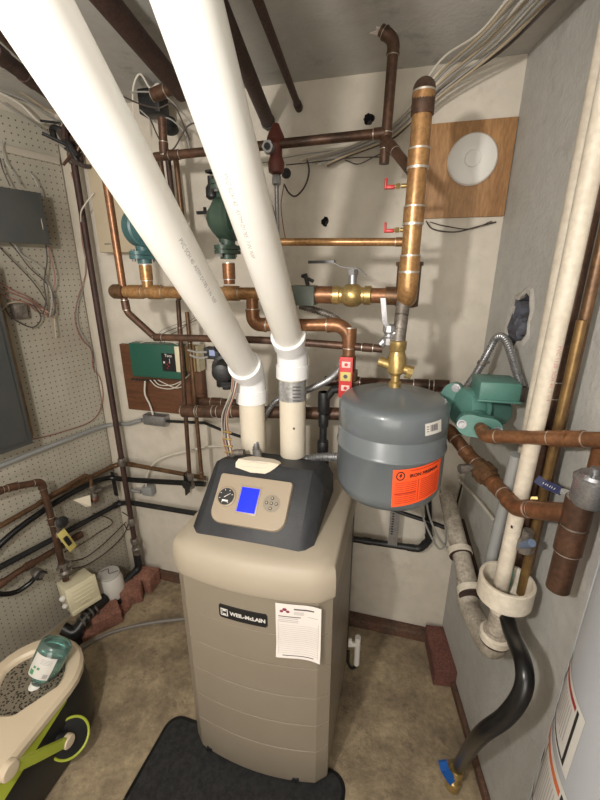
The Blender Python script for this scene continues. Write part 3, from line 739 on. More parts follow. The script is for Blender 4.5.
m = M(BRZ).lathe(run(351, 392), UP, [(0, .018), (.004, .021), (.02, .021), (.022, .019)], 20); z0 = run(351, 392); z1 = run(351, 356)
h = z1.z-z0.z
m = M(BRZ).lathe(z0, UP, [(0, .019), (h*.3, .019), (h*.32, .028), (h*.62, .028), (h*.64, .021), (h, .021)], 8); t.add('body', m, ang=20)
fr3 = Matrix(((bu.x, bn.x, 0, z0.x), (bu.y, bn.y, 0, z0.y), (0, 0, 1, z0.z), (0, 0, 0, 1)))
m = M(TAGR).box(fr3, -.021, .016, .0275, .029, -.01, h*1.02, .0005)
m.use(TAGP)
for f in (.10, .74): m.box(fr3, -.014, .010, .029, .0300, h*f, h*(f+.16), .0005)
m.use(YEL).box(fr3, -.017, .012, .029, .0302, h*.38, h*.62, .0005)
m.use(INK).cyl(fr3@V((-.0025, .0300, h*.5)), fr3@V((-.0025, .0308, h*.5)), .006, seg=12)
m.use(TAGR)
for f in (.18, .82): m.cyl(fr3@V((-.002, .0300, h*f)), fr3@V((-.002, .0306, h*f)), .005, seg=10)
t.add('tag', m, None, 'red hanging tag with pink and yellow squares'); t.done()
pipe('copper_pipe', 'short copper tail dropping from the red-tagged union behind the tank', 'pipe', [z0, z0-UP*.10], .0165, COPD, elbow=False)
# ------------------------------------------------------------------ lower manifold behind the vents (y ~ 410)
OL = .20
pipe('copper_main', 'thick brown copper pipe running level behind the vents at relay-board height', 'pipe', [B(184, 411, OL+.06), B(262, 412, OL+.06), B(345, 414, OL+.06)], .0215, COPD, elbow=False, coup=[(0, .08), (0, .3), (0, .55), (1, .4)], fmr=1.12)
pipe('copper_main', 'brown copper pipe just above and behind the thick one at relay-board height', 'pipe', [B(196, 401, OL-.08), B(250, 404, OL-.08)], .017, COPD, elbow=False, coup=[(0, .4)])
pipe('copper_pipe', 'copper pipe passing level behind the grey tank shoulder', 'pipe', [B(325, 381, .16), B(444, 386, .16)], .0180, COPD, elbow=False, coup=[(0, .25), (0, .82), (0, .98)], fmr=1.15)
# black pump over the manifold
pz3 = B(226, 366, OL+.05)
t = circ('circulator_pump', 'black pump behind the elbow of the left white vent', pz3, UP, (bn+bu*.3), .72, IRON, box=False); t.done()
t = T('terminal_box', 'small blue-labelled box with cables left of the black pump', 'box'); m = M(DKG); wbox(m, B, BF, (203, 348), (219, 360), OL, .04, .003); t.add('body', m)
m = M(mat('pale_blue_label', (.32, .38, .62), .5)); wbox(m, B, BF, (209, 350), (215, 356), OL+.041, .001, 0); t.add('label', m)
m = M(WIRG); m.tube(spline([B(208, 357, OL+.05), B(199, 358, OL+.05), B(190, 355, OL+.04)]), .004, 8); m.tube(spline([B(207, 352, OL+.05), B(196, 352, OL+.05), B(188, 350, OL+.04)]), .004, 8); t.add('cord', m); t.done()
# small pipe tree left of the boiler
for k, (a, b, r_, lab) in enumerate([((178, 300), (190, 480), .0088, 'left of the two thin brown drop pipes crossing the relay box'), ((187, 312), (202, 478), .0080, 'right of the two thin brown drop pipes crossing the relay box')]):
    pipe('copper_pipe', lab, 'pipe', [B(*a, .13+.03*k), B(*b, .13+.03*k)], r_, [COPD, BRZ][k], elbow=False, coup=[(0, .15), (0, .97)], group='thin drop pipes left of the boiler')
pipe('copper_pipe', 'brown pipe rising from the top copper run between the vents', 'pipe', [B(162, 118, .26), B(164, 152, .26)], .0125, COPD, elbow=False, coup=[(0, .9)])
for k, (a, b) in enumerate([((160, 160), (179, 300)), ((168, 160), (183, 290)), ((176, 160), (191, 300))]):
    pipe('copper_pipe', ['leftmost', 'middle', 'rightmost'][k]+' of three brown pipes dropping behind the left vent from the top run', 'pipe', [B(*a, .12), B(*b, .12)], .0095, [COPD, RUST, BRZ][k], elbow=False, group='brown pipes dropping behind the left vent')
t = T('shutoff_valve', 'small dark shut-off valve at the foot of the thin drop pipes beside the boiler', 'valve')
c0 = B(191, 481, .15); m = M(OLDST).lathe(c0-UP*.035, UP, [(0, .010), (.003, .014), (.02, .014), (.028, .011), (.04, .011), (.05, .014), (.065, .014), (.068, .010)], 14); t.add('body', m)
m = M(IRON).tube([c0, c0+bn*.035], .006, 10); m.lathe(c0+bn*.035, bn, [(0, .02), (.006, .02)], 8); t.add('handle', m); t.done()
# orange-red cable bundle down to the boiler top
t = T('cable_bundle', 'bundle of pink and grey wires hanging left of the left vent, down to the boiler top', 'wires', kind='stuff'); m = M(WIRR); rnd = random.Random(4)
e_ = Z(231, 455, 1.05)
for k in range(9):
    m.use([WIRR, WIRG, WIRT, WIRR, WIRW, WIRD][k % 6]); o = rnd.uniform(-.012, .012); pp = [B(236, 372, .40)+bu*o, B(233, 392, .42)+bu*o*.7, B(226, 415, .44)+bu*(o-.002)+bn*rnd.uniform(-.01, .01), B(226, 438, .45)+bu*o*1.2, B(230, 456, .45)+bu*o]
    m.tube(spline(pp, 6), .0022, 6)
m.use(BRASS)
for yy in (432, 439, 446, 452):
    q = B(227+(yy-432)*.1, yy, .45); m.tube([q-bu*.014, q+bu*.014], .004, 8)
t.add('cable_bundle', m); t.done()
# ------------------------------------------------------------------ wooden board, relay box, junction box
t = T('wooden_board', 'reddish brown wooden board on the back wall behind the green relay box', 'board'); m = M(WOOD); wbox(m, B, BF, (119, 344), (207, 417), .001, .02); t.add('wooden_board', m); t.done()
t = T('relay_box', 'green switching relay box with a black label on the brown board', 'control box')
m = M(GRNB); wbox(m, B, BF, (128, 343), (182, 380), .022, .05, .004); bd = t.add('case', m)
q0 = BI@B(161, 353, .073); q1 = BI@B(177, 372, .073); m = M(BLK).box(BF, q0.x, q1.x, .0722, .0735, q1.z, q0.z)
m.use(LABW).text('Taco', .017, lambda x, y: BF@V(((q0.x+q1.x)/2+x, .0740, q0.z-.010+y)), bold=.0003)
m.use(LABW).box(BF, q0.x+.006, q0.x+.014, .0735, .0738, q1.z+.034, q1.z+.042); m.use(REDP)
for k in range(4): m.box(BF, q0.x+.022+.006*(k % 2), q0.x+.026+.006*(k % 2), .0735, .0738, q1.z+.012+.008*k, q1.z+.016+.008*k)
m.use(LABW).box(BF, q0.x+.036, q0.x+.038, .0735, .0738, q1.z+.035, q1.z+.055)
t.add('label', m, bd, 'black label with white lettering')
m = M(CREAM); q0 = BI@B(174, 346, .07); q1 = BI@B(183, 372, .07); m.box(BF, q0.x+.004, q1.x, .0722, .078, q1.z, q0.z, .002); t.add('side_panel', m)
m = M(BLK)
q1 = BI@B(131, 379, .05)
for k in range(11): m.cyl(BF@V((q1.x+.013*k, .045, q1.z-.006)), BF@V((q1.x+.013*k, .045, q1.z+.004)), .0035, seg=8)
t.add('cable_clamps', m, bd); t.done()
t = T('relay_box', 'second relay box with cream edge right of the green one, behind thin pipes', 'control box'); m = M(mat('box_tan', (.30, .20, .09), .6)); wbox(m, B, BF, (184, 346), (196, 372), .022, .045, .003); t.add('case', m)
m = M(CREAM); wbox(m, B, BF, (195, 346), (200, 372), .022, .05, .002); t.add('cover', m); t.done()
for k, q in enumerate([[(154, 380), (160, 385), (172, 385), (182, 381)], [(158, 380), (166, 384), (176, 388), (184, 386)], [(150, 380), (158, 387), (174, 388), (190, 374)]]):
    cable('cable', ['pale cable sagging under the green relay box', 'thin pale cable just right under the green relay box', 'lowest pale cable looping under the green relay box'][k], 'cable', [B(x, y, .06) for x, y in q], .0022, WIRW, 'pale cables under the relay box')
for k, q in enumerate([[(160, 343), (163, 334), (176, 328), (192, 322), (200, 318)], [(164, 343), (168, 336), (180, 330), (194, 318), (203, 314)], [(158, 343), (160, 332), (172, 326), (188, 320), (198, 312)], [(140, 343), (150, 341), (170, 342), (180, 346)]]):
    cable('wire', ['lowest thin wire arching', 'second thin wire arching', 'highest thin wire arching', 'flat thin wire lying'][k]+' over the top of the green relay box', 'wire', [B(x, y, .06) for x, y in q], .0014, [WIRD, WIRD, WIRG, WIRW][k], 'thin wires above the relay box')
t = T('junction_box', 'steel junction box under the brown wooden board', 'box'); m = M(STEEL); wbox(m, B, BF, (142, 415), (165, 427), .001, .045, .003); b0 = t.add('box', m)
m = M(STEEL); q0 = BI@B(143, 416, .047); q1 = BI@B(164, 426, .047); m.box(BF, q0.x, q1.x, .0465, .0485, q1.z, q0.z, .001); t.add('cover', m, b0); t.done()
cable('conduit', 'white cord dropping from the green relay box to the steel junction box', 'cable', [B(145, 381, .05), B(145, 394, .05), B(150, 405, .04), B(153, 415, .04)], .004, WIRW)
pipe('conduit', 'dark conduit running right from the steel junction box', 'pipe', [B(165, 421, .03), B(205, 423, .03), B(226, 432, .05), B(245, 438, .06)], .0065, IRON, elbow=False)
# cream box on the wall, upper left
t = T('wall_box', 'tall cream wooden box fixed to the back wall behind the left vent', 'box'); m = M(CREB); wbox(m, B, BF, (84, 150), (143, 252), .001, .09, .003); t.add('box', m)
m = M(IRON); q = B(108, 244, .092); m.box(Matrix.Translation(q), -.012, .012, -.004, 0, -.0012, .0012); t.add('latch', m); t.done()
# pressure-reducing valve in brown-red near the top
t = T('pressure_valve', 'red-brown pressure reducing valve hanging at the top copper run right of the right vent', 'valve')
c0 = B(276, 150, OT-.0); m = M(mat('maroon_casting', (.16, .04, .03), .45, .2, (.09, .03, .02), 20))
m.lathe(c0-UP*.062, UP, [(0, .012), (.006, .022), (.03, .024), (.045, .018), (.075, .018), (.085, .026), (.095, .024), (.115, .014), (.125, .010), (.126, .008)], 16); t.add('body', m)
m = M(STEEL).hexn(c0-bu*.012+bn*.018, c0-bu*.012+bn*.04, .017); m.use(IRON).tube([c0-bu*.012+bn*.04, c0-bu*.012+bn*.043], .009, 10); t.add('nut', m)
m = M(STEEL).lathe(c0-UP*.09, UP, [(0, .009), (.004, .013), (.024, .013), (.028, .010)], 8); m.tube([c0-UP*.24, c0-UP*.088], .0065, 12); t.add('lower_tube', m); t.done()
cable('wire', 'dark wire curling down right of the red-brown reducing valve', 'wire', [B(307, 158, .05), B(309, 172, .06), B(305, 186, .06), B(296, 196, .08), B(289, 193, .1), B(284, 184, .12)], .0028, WIRD)
cable('wire', 'thin reddish wire hanging along the right vent under the reducing valve', 'wire', [B(284, 184, .14), B(281, 205, .14), B(283, 225, .1), B(286, 242, .1)], .0016, WIRR)
t = T('wall_thermostat', 'small black round sensor beside the red-brown reducing valve', 'sensor'); m = M(IRON).lathe(B(287, 174, .1), bn, [(0, .014), (.01, .016), (.02, .010)], 14); t.add('wall_thermostat', m); t.done()
t = T('gate_valve', 'small dark valve between the vents above the dark green pump', 'valve')
c0 = B(212, 188, OM-.05); m = M(IRON).lathe(c0-UP*.03, UP, [(0, .012), (.006, .018), (.03, .018), (.04, .011), (.06, .011)], 14); m.tube([c0, c0+bu*.05-UP*.02], .009, 12); t.add('body', m); m = M(IRON).lathe(c0+UP*.034, UP, [(0, .004), (.004, .017), (.009, .017), (.012, .004)], 10); t.add('handle', m); t.done()
t = T('flat_lever', 'thin flat dark lever on the wall left of the dark green pump', 'lever'); m = M(IRON); wbox(m, B, BF, (196, 211), (214, 213.5), .08, .015, .001); q = B(205, 211, .09); m.hexn(q, q+UP*.012, .006); t.add('flat_lever', m); t.done()
# ------------------------------------------------------------------ long bundled cables
G = 'pale cables strung along the top of the back wall'
cols = [WIRW, WIRT, WIRG, WIRW, WIRT, WIRG, WIRW, WIRG, WIRT, WIRD]
names = ['topmost pale cable, arching highest to the ceiling', 'second pale cable from the top', 'third cable from the top', 'fourth cable from the top', 'middle tan cable', 'sixth cable from the top', 'seventh cable from the top', 'eighth cable from the top', 'ninth cable from the top', 'lowest dark cable']
for k in range(10):
    f = k/9; h = [(385, 128+f*14), (405, 112+f*16), (440, 68+f*30+(4 if k % 3 else -4)), (480, 38+f*22)]
    pp = [B(300+k*3, 160+f*6, .05), B(345, 148+f*9, .05+.01*(k % 3))]+[B(x, y, .08+.012*(k % 3)) for x, y in h[:2]]+[B(h[2][0], h[2][1]-3, .10)]
    q = Z(478+f*22, 34+f*18, 2.135-.008*(k % 3)); pp.append(q); q2 = Z(512+f*48, -6, 2.14-.01*(k % 2)); pp += [q2, q2+(q2-q)*1.2]
    for p in pp: p.z = min(p.z, 2.165)
    cable('electrical_cable', names[k]+' of the bundle by the tall riser', 'cable', pp, .0032 if k != 9 else .004, cols[k], G, 6)
for k, q in enumerate([[(262, 163), (300, 155), (340, 150), (370, 146), (388, 140)], [(290, 152), (330, 147), (360, 142), (384, 137)], [(345, 160), (358, 164), (372, 158), (384, 152)], [(286, 165), (315, 162), (350, 158), (380, 157)]]):
    cable('wire', ['long thin wire hanging just under the top copper run', 'thin pale wire touching the top copper run', 'twisted dark wire left of the foot of the thin copper drop', 'loose dark wire sagging lowest under the top copper run'][k], 'wire', [B(x, y, .03+.01*k) for x, y in q], .0018, [WIRG, WIRW, WIRD, WIRD][k], 'thin wires below the top copper run')
# ------------------------------------------------------------------ flexible conduits by the vents
for lab, pts, r_ in (('shiny corrugated metal conduit curving from the boiler hood past the right vent to the union', [Z(258, 460, 1.022), B(256, 446, .38), B(261, 424, .34), B(276, 401, .27), B(305, 391, .25), B(328, 380, .30), B(342, 368, .36)], .0105),
                     ):
    t = T('flexible_conduit', lab, 'conduit'); t.add('armored_sleeve', flex(M(STEEL), pts, r_)); e = pts[0]; t.add('connector', M(STEEL).tube([e, e.lerp(pts[1], .55)], .0145, 14)); t.done()
t = T('flexible_conduit', 'short corrugated conduit lying level from the boiler hood to the tank side', 'conduit')
cc = [P(300, 462, 1.30), P(310, 459, 1.28), P(322, 457, 1.26), P(338, 457, 1.24)]
t.add('armored_sleeve', flex(M(STEEL), cc, .0135)); e = cc[0]
m = M(STEEL); ln_, _a = fillet([cc[1], cc[0]-V((.008, 0, 0)), cc[0]-V((.008, 0, 0))-UP*.03], .02); m.tube(ln_, .016, 16); m.tube([cc[0]-V((.008, 0, .035)), cc[0]-V((.008, 0, .02))], .0195, 8); t.add('elbow', m); t.done()
t = T('flexible_conduit', 'dark corrugated conduit behind the copper bend right of the right vent', 'conduit')
t.add('armored_sleeve', flex(M(OLDST), [run(300, 306, OM-.06), run(318, 311, OM-.06), run(334, 317, OM-.06), run(345, 326, OM-.08)], .0095)); t.done()
t = T('conduit_elbow', 'grey conduit elbow on the boiler hood left of the left vent', 'conduit')
e = Z(233, 461, 1.02); ln_, _a = fillet([e, e+UP*.03, e+UP*.035+bu*.04], .02); m = M(OLDST).tube(ln_, .011, 14); t.add('tube', m); m = M(OLDST).hexn(e, e+UP*.014, .017); t.add('nut', m); t.done()
# black gas pipe behind the boiler
t = T('gas_pipe', 'vertical black iron gas pipe with fittings between the right vent and the tank', 'pipe'); a = B(324, 392, .30); b = V((a.x, a.y, 0.93))
m = M(IRON).tube([a, b], .0125, 16); t.add('tube', m)
m = M(IRON)
for f0, f1, r_ in ((0, .07, .0195), (.075, .12, .017), (.17, .22, .019), (.24, .27, .0215)):
    t.add('fitting', M(IRON).lathe(a-UP*f1, UP, [(0, r_*.9), (.004, r_), (f1-f0-.004, r_), (f1-f0, r_*.9)], 16))
m = M(IRON).tube([a-UP*.03, a+UP*.01+bu*.03, a+UP*.02+bu*.075], .013, 14); t.add('side_branch', m); t.done()
# ------------------------------------------------------------------ left wall
t = T('electrical_cabinet', 'small grey metal electrical box high on the pegboard wall', 'electrical box'); m = M(PANEL); wbox(m, L, LF, (-40, 186), (47, 243), .008, .09, .004); bd = t.add('box', m)
a = LI@L(40, 190, .10); b = LI@L(-40, 240, .10); m = M(PANEL).box(LF, a.x, b.x, .098, .103, b.z, a.z-.01, .002); t.add('cover', m, bd)
q = L(42, 224, .10); m = M(OLDST).box(Matrix.Translation(q), -.006, .004, -.004, .004, -.02, .02, .002); t.add('latch', m, bd); t.done()
t = T('electrical_cabinet', 'big dark grey breaker panel door at the left edge of the picture', 'electrical box')
m = M(PANEL); tp_ = LI@L(8, 318, .1); bt_ = LI@L(26, 446, .1); m.box(LF, tp_.x+.012, tp_.x+.42, .02, .10, bt_.z, 1.62, .004); bd = t.add('box', m)
m = M(PANEL).box(LF, tp_.x+.03, tp_.x+.41, .10, .106, bt_.z+.02, 1.60, .002); t.add('door', m, bd); t.done()
t = T('backing_board', 'raw tan board edge behind the breaker panel on the pegboard', 'board'); m = M(WOODT).box(LF, tp_.x-.03, tp_.x+.45, .008, .026, bt_.z-.0, 1.66, .001); t.add('backing_board', m); t.done()
t = T('outlet_box', 'small steel wiring box with loose wires above the breaker panel corner', 'electrical box'); m = M(OLDST); wbox(m, L, LF, (13, 304), (29, 318), .008, .03, .002); t.add('outlet_box', m); t.done()
G = 'loose wires on the pegboard'
def LB(x, y): return B(x, y, .017) if x > 60+(y-111)*.155-2 else L(x, y, .017)
WL = [([(0, 232), (16, 250), (30, 268), (48, 285), (55, 300), (54, 316)], 'upper dark wire sagging from the grey box to the knot of wires', WIRD),
      ([(10, 232), (20, 253), (38, 265), (46, 280), (52, 296), (50, 316)], 'grey wire dropping from the left of the grey box to the knot of wires', WIRG),
      ([(46, 244), (47, 262), (44, 282), (46, 300), (43, 314)], 'wire hanging straight down from the corner of the grey box', WIRD),
      ([(48, 246), (52, 262), (55, 278), (53, 295), (56, 314)], 'wire hanging beside the box corner and bulging right', WIRR),
      ([(-4, 244), (14, 262), (34, 283), (46, 302), (48, 318)], 'long thin wire running diagonally to the knot', WIRD),
      ([(-4, 280), (12, 290), (26, 296), (40, 306), (52, 314)], 'upper reddish wire coming in from the left edge', WIRR),
      ([(-4, 287), (14, 294), (28, 300), (42, 310), (54, 318)], 'middle reddish wire coming in from the left edge', WIRR),
      ([(-4, 292), (10, 298), (26, 303), (38, 312), (50, 316)], 'lowest reddish wire coming in from the left edge', WIRR),
      ([(4, 306), (10, 316), (22, 324), (34, 327), (41, 318), (34, 306), (22, 303)], 'dark wire looping round under the small steel wiring box', WIRD),
      ([(0, 312), (8, 304), (20, 302), (34, 306), (52, 314)], 'tan wire bridging over the small steel wiring box', WIRT),
      ([(54, 316), (55, 326), (56, 338)], 'short tail hanging under the knot of wires', WIRT),
      ([(0, 158), (3, 170), (10, 186)], 'dark wire dropping into the top of the grey box', WIRD),
      ([(2, 140), (4, 158), (12, 172), (22, 186)], 'thin wire curling down to the top of the grey box', WIRG),
      ([(26, 171), (32, 175), (38, 186), (43, 198)], 'thin wire curled on the upper right of the grey box', WIRG)]
for q, lab, mt in WL: cable('wire', lab, 'wire', [L(x, y, .03+.006*(i % 3)) for i, (x, y) in enumerate(q)], .0024, mt, G)
cable('wire', 'long pinkish wire snaking down the pegboard near its right edge', 'wire', [LB(71, 172), LB(77, 195), LB(82, 240), LB(86, 270), LB(78, 298), LB(75, 320), LB(81, 338), LB(91, 350), LB(93, 368), LB(100, 378), LB(103, 395), LB(99, 412), LB(88, 423), LB(62, 432), LB(40, 438), LB(28, 440)], .0022, WIRR)
cable('wire', 'thin grey wire running down beside the pinkish one', 'wire', [LB(74, 178), LB(80, 215), LB(85, 250), LB(84, 285), LB(78, 305), LB(78, 325), LB(86, 341), LB(94, 352), LB(96, 372)], .002, WIRG)
cable('wire', 'curly pale wire end beside the dark iron drop pipe', 'wire', [B(94, 193, .1), B(86, 203, .1), B(81, 212, .1), B(81, 222, .08)], .0024, WIRW)
for k, q in enumerate([[(-6, 90), (20, 104), (38, 121), (48, 121), (64, 117)], [(-6, 82), (20, 92), (45, 108), (68, 116)], [(-6, 97), (16, 112), (40, 128), (66, 150)], [(-6, 88), (24, 100), (52, 118), (70, 124)]]):
    cable('cable', ['white cable looping over the top of the pegboard', 'topmost cable along the top of the pegboard', 'lowest cable along the top of the pegboard', 'grey cable beside the white loop over the pegboard'][k], 'cable', [L(x, y, .06+.012*k) for x, y in q], [.0042, .003, .003, .003][k], [WIRW, WIRT, WIRG, WIRG][k], 'cables over the top of the pegboard')
t = pipe('conduit', 'grey conduit rising from the breaker panel along the pegboard to the corner junction box', 'conduit', [L(-30, 478, .03), L(32, 453, .03), L(92, 430, .03), L(112, 424, .03), B(128, 424, .03), B(142, 420, .03)], .0095, GREYP, rad=.05, elbow=False, coup=[(1, .98)], ring=False)
# dark iron drop with valve
a = B(72, 150, .07); b = B(141, 560, .07); b = V((a.x, a.y, b.z))
t = T('iron_pipe', 'tall dark brown pipe with a foot valve standing in the left back corner', 'pipe')
t.add('tube', M(RUST).tube([V((a.x, a.y, CEIL-.02)), V((a.x, a.y, .16))], .0125, 16))
for z_, r_ in ((B(72, 158, .07).z, .02), (B(123, 462, .07).z, .0185), (B(134, 522, .07).z, .017)):
    t.add('coupling', M(OLDST).lathe(V((a.x, a.y, z_-.02)), UP, [(0, r_*.85), (.005, r_), (.035, r_), (.04, r_*.85)], 16))
zb_ = B(137, 545, .07).z
m = M(OLDST).lathe(V((a.x, a.y, zb_-.05)), UP, [(0, .017), (.01, .021), (.03, .021), (.035, .016), (.06, .016), (.065, .021), (.085, .021), (.09, .016)], 10)
m.tube([V((a.x, a.y, zb_-.01)), V((a.x, a.y, zb_-.01))+bn*.03+bu*.03], .012, 12); t.add('drain_valve', m)
m = M(OLDST); q = V((a.x, a.y, zb_-.01))+bn*.03+bu*.035; m.lathe(q, (bn+bu).normalized(), [(0, .022), (.006, .024), (.012, .018)], 8); t.add('handle', m)
ln_, _a = fillet([V((a.x, a.y, zb_-.05)), V((a.x, a.y, .10)), V((a.x, a.y, .075))+bn*.09-bu*.03], .03); m = M(IRON).tube(ln_, .019, 14); t.add('elbow', m); t.done()
t = T('cable_knot', 'dark knot of rags and cable where the tall corner pipe meets the ceiling pipes', 'cable knot', kind='stuff'); m = M(IRON); rnd = random.Random(3)
c0 = B(73, 148, .10)
for k in range(14):
    p0 = c0+V((rnd.uniform(-.05, .04), rnd.uniform(-.04, .03), rnd.uniform(-.05, .07))); m.use([IRON, RUST, WIRD, COPD][k % 4]); m.tube(spline([p0, p0+V((rnd.uniform(-.05, .05), 0, rnd.uniform(-.05, .05))), p0+V((rnd.uniform(-.06, .06), rnd.uniform(-.04, .04), rnd.uniform(-.06, .06)))], 5), rnd.uniform(.004, .012), 7)
t.add('cable_knot', m); t.done()
# pipes along the left wall that turn the corner
pipe('copper_pipe', 'upper bronze pipe along the pegboard, turning level along the back wall', 'pipe', [L(-40, 549, .04), L(58, 493, .04), L(118, 464, .04), B(129, 464, .05), B(205, 478, .05)], .0105, BRZ, rad=.03, coup=[(1, .1), (4 if False else 3, .05)], ring=False)
pipe('copper_pipe', 'thin bronze pipe above the black hose on the pegboard, hooked down to the hose bib', 'pipe', [L(38, 503, .075), L(62, 489, .075), L(85, 475, .075), L(91, 478, .075), L(91, 486, .075)], .0085, BRZ, rad=.012, elbow=False)
cable('black_hose', 'thick black rubber hose along the pegboard, bending round the corner', 'hose', [L(-30, 575, .05), L(5, 540, .05), L(30, 520, .05), L(60, 500, .05), L(90, 484, .05), L(108, 478, .05), B(122, 479, .06), B(150, 481, .05), B(205, 484, .05)], .0125, RUB)
t = T('pipe_strap', 'dark strap clip holding the black hose just left of the room corner', 'clip'); m = M(IRON); wbox(m, L, LF, (114, 473), (118, 496), .05, .025, .003); t.add('pipe_strap', m); t.done()
t = T('pipe_strap', 'dark strap clip holding the black hose beside the boiler', 'clip'); m = M(IRON); wbox(m, B, BF, (183, 474), (186, 496), .03, .04, .003); t.add('pipe_strap', m); t.done()
pipe('iron_pipe', 'lower black pipe along the pegboard, turning level behind the boiler', 'pipe', [L(-30, 583, .04), L(40, 546, .04), L(120, 503, .04), B(133, 503, .04), B(205, 515, .04)], .0125, IRON, rad=.04, elbow=False, coup=[(1, .96)], ring=False, fmr=1.3)
pipe('copper_pipe', 'thick brown pipe low on the pegboard joining the black pipe below the yellow tag', 'pipe', [L(-20, 598, .06), L(18, 572, .06), L(60, 547, .05), L(80, 535, .05)], .0135, COPD, elbow=False, coup=[(0, .5), (1, .25), (2, .9)], ring=False, fmr=1.25)
pipe('copper_pipe', 'copper pipe entering at the left edge and turning down past the yellow-tagged valve', 'pipe', [L(-30, 500, .10), L(12, 487, .10), L(41, 482, .10), L(48, 505, .10), L(66, 580, .10)], .0135, COPD, rad=.02, coup=[(0, .62), (3, .2)], seg=18)
t = T('tagged_valve', 'dirty valve with a yellow tag on the pipe above the cream box', 'valve')
c0 = L(58, 526, .11); m = M(OLDST).lathe(L(55, 519, .10), (L(62, 560, .10)-L(55, 519, .10)).normalized(), [(0, .015), (.004, .020), (.025, .021), (.03, .016), (.055, .016), (.06, .02), (.08, .02), (.085, .016)], 10); t.add('body', m)
m = M(IRON).lathe(L(61, 522, .12), (ln+UP*.3).normalized(), [(0, .022), (.012, .025), (.018, .015)], 12); t.add('motor_head', m)
q = L(66, 540, .13); F_ = Matrix(((lu.x, ln.x, 0, q.x), (lu.y, ln.y, 0, q.y), (0, 0, 1, q.z), (0, 0, 0, 1))) @ Matrix.Rotation(.30, 4, 'Y')
m = M(YEL).box(F_, -.020, .016, 0, .002, -.065, .055, .001); m.use(BLK).box(F_, -.010, .008, .002, .010, -.03, .02, .002); t.add('tag', m, None, 'yellow tag'); t.done()
t = T('pipe_fitting', 'crusty fitting at the foot of the copper pipe just above the cream box', 'pipe fitting'); c0 = L(64, 568, .10); m = M(OLDST).lathe(c0-UP*.04, UP, [(0, .012), (.005, .022), (.02, .024), (.03, .016), (.05, .016), (.055, .022), (.07, .02)], 9)
m.tube([c0-lu*.03+UP*.01, c0+lu*.03+UP*.014], .007, 8); m.tube([c0-lu*.035-UP*.02, c0+lu*.028-UP*.016], .006, 8); t.add('pipe_fitting', m); t.done()
t = T('drain_valve', 'small steel valve bracket hanging on the thick brown pipe at the left', 'valve'); c0 = L(37, 573, .08); m = M(OLDST).lathe(c0, ln, [(-.03, .012), (-.01, .02), (.015, .02), (.02, .012), (.035, .012)], 12); t.add('body', m)
m = M(IRON); m.tube(spline([c0+ln*.03+lu*-.02, c0+ln*.035+UP*.02, c0+ln*.03+lu*.02, c0+ln*.03-UP*.016]), .006, 8); t.add('handle', m); t.done()
cable('black_hose', 'short curved black hose at the left edge under the thick brown pipe', 'hose', [L(-12, 588, .07), L(0, 594, .07), L(16, 592, .07), L(30, 583, .08), L(36, 576, .09)], .010, RUB)
t = T('hose_bib', 'small dull brass hose bib with a paper tag on the pegboard near the corner', 'faucet'); c0 = L(93, 492, .06)
m = M(OLDST).lathe(c0+UP*.035, -UP, [(0, .011), (.005, .015), (.02, .015), (.03, .010), (.045, .010), (.05, .018), (.085, .018), (.09, .012)], 12); m.tube([c0, L(112, 486, .06)], .008, 10); t.add('body', m)
m = M(mat('maroon_brass', (.16, .07, .045), .45, .5)); q = c0-UP*.035; m.sphere(q, .020, (1.1, 1, 1)); t.add('spout', m)
m = M(PAPERT); p_ = [L(73, 500, .07), L(90, 495, .085), L(91, 506, .085), L(86, 507, .07)]; m.loft([p_, [x+ln*.0015 for x in p_]]); t.add('tag', m, None, 'cream paper tag'); t.done()
t = T('junction_box', 'grey electrical box on the back wall under the white arching cable', 'box'); m = M(GREYP); wbox(m, B, BF, (141, 487), (152, 497), .002, .04, .004); t.add('box', m); m = M(GREYP).tube([B(141, 492, .03), B(131, 490, .03)], .009, 12); t.add('conduit_stub', m); t.done()
cable('cable', 'white cable arching from the small grey box up to the right behind thin pipes', 'cable', [B(146, 488, .03), B(147, 475, .04), B(154, 463, .05), B(168, 456, .05), B(188, 451, .06), B(205, 447, .06), B(226, 446, .08)], .0042, WIRW)
for k, q in enumerate([[(64, 552), (80, 545), (98, 533), (112, 524), (108, 518), (93, 513)], [(66, 562), (84, 558), (100, 547), (115, 533), (126, 522)], [(66, 569), (84, 566), (104, 554), (122, 537), (130, 520)], [(122, 512), (128, 516), (134, 522), (128, 530), (124, 524)]]):
    cable('wire', ['thin wire with a hooked end low on the pegboard', 'middle of the wires fanning from the cream box to the corner', 'lowest of the wires fanning from the cream box to the corner', 'tuft of wire wrapped round the corner pipe'][k], 'wire', [(B if x > 121 else L)(x, y, .03+.005*k) for x, y in q], .0026, [COPD, RUST, RUST, RUST][k])
# sump / condensate pump things on the floor by the wall
q = Z(80, 612, .22)
cyaw = math.radians(-28)
c0 = L(78, 590, .10)
F_ = Matrix.Translation(c0) @ Matrix.Rotation(math.radians(52), 4, 'Z') @ Matrix.Rotation(math.radians(-8), 4, 'X')
t = T('switch_box', 'cream plastic box with louvred front sitting under the yellow-tagged valve', 'box')
m = M(CREAM).box(F_, -.062, .062, -.05, .05, -.065, .062, .006); t.add('case', m)
m = M(CREAM).box(F_, -.066, .066, -.064, -.046, -.068, .066, .006)
for k in range(4): m.box(F_, -.045, .045, -.067, -.063, -.012+k*.018, -.007+k*.018, .001)
m.box(F_, -.064, .064, -.070, -.06, -.064, -.045, .003); m.tube([F_@V((-.02, -.068, -.03)), F_@V((.0, -.072, -.022)), F_@V((.022, -.068, -.028))], .003, 8); t.add('louvred_cover', m)
m = M(WHT).sphere(F_@V((-.072, -.03, .02)), .014); m.sphere(F_@V((-.072, -.03, -.02)), .012); t.add('knob', m, None, 'round white bump'); t.done()
t = T('pump_canister', 'round white lidded canister beside the cream box near the corner', 'canister'); c0 = Z(112, 592, .06)
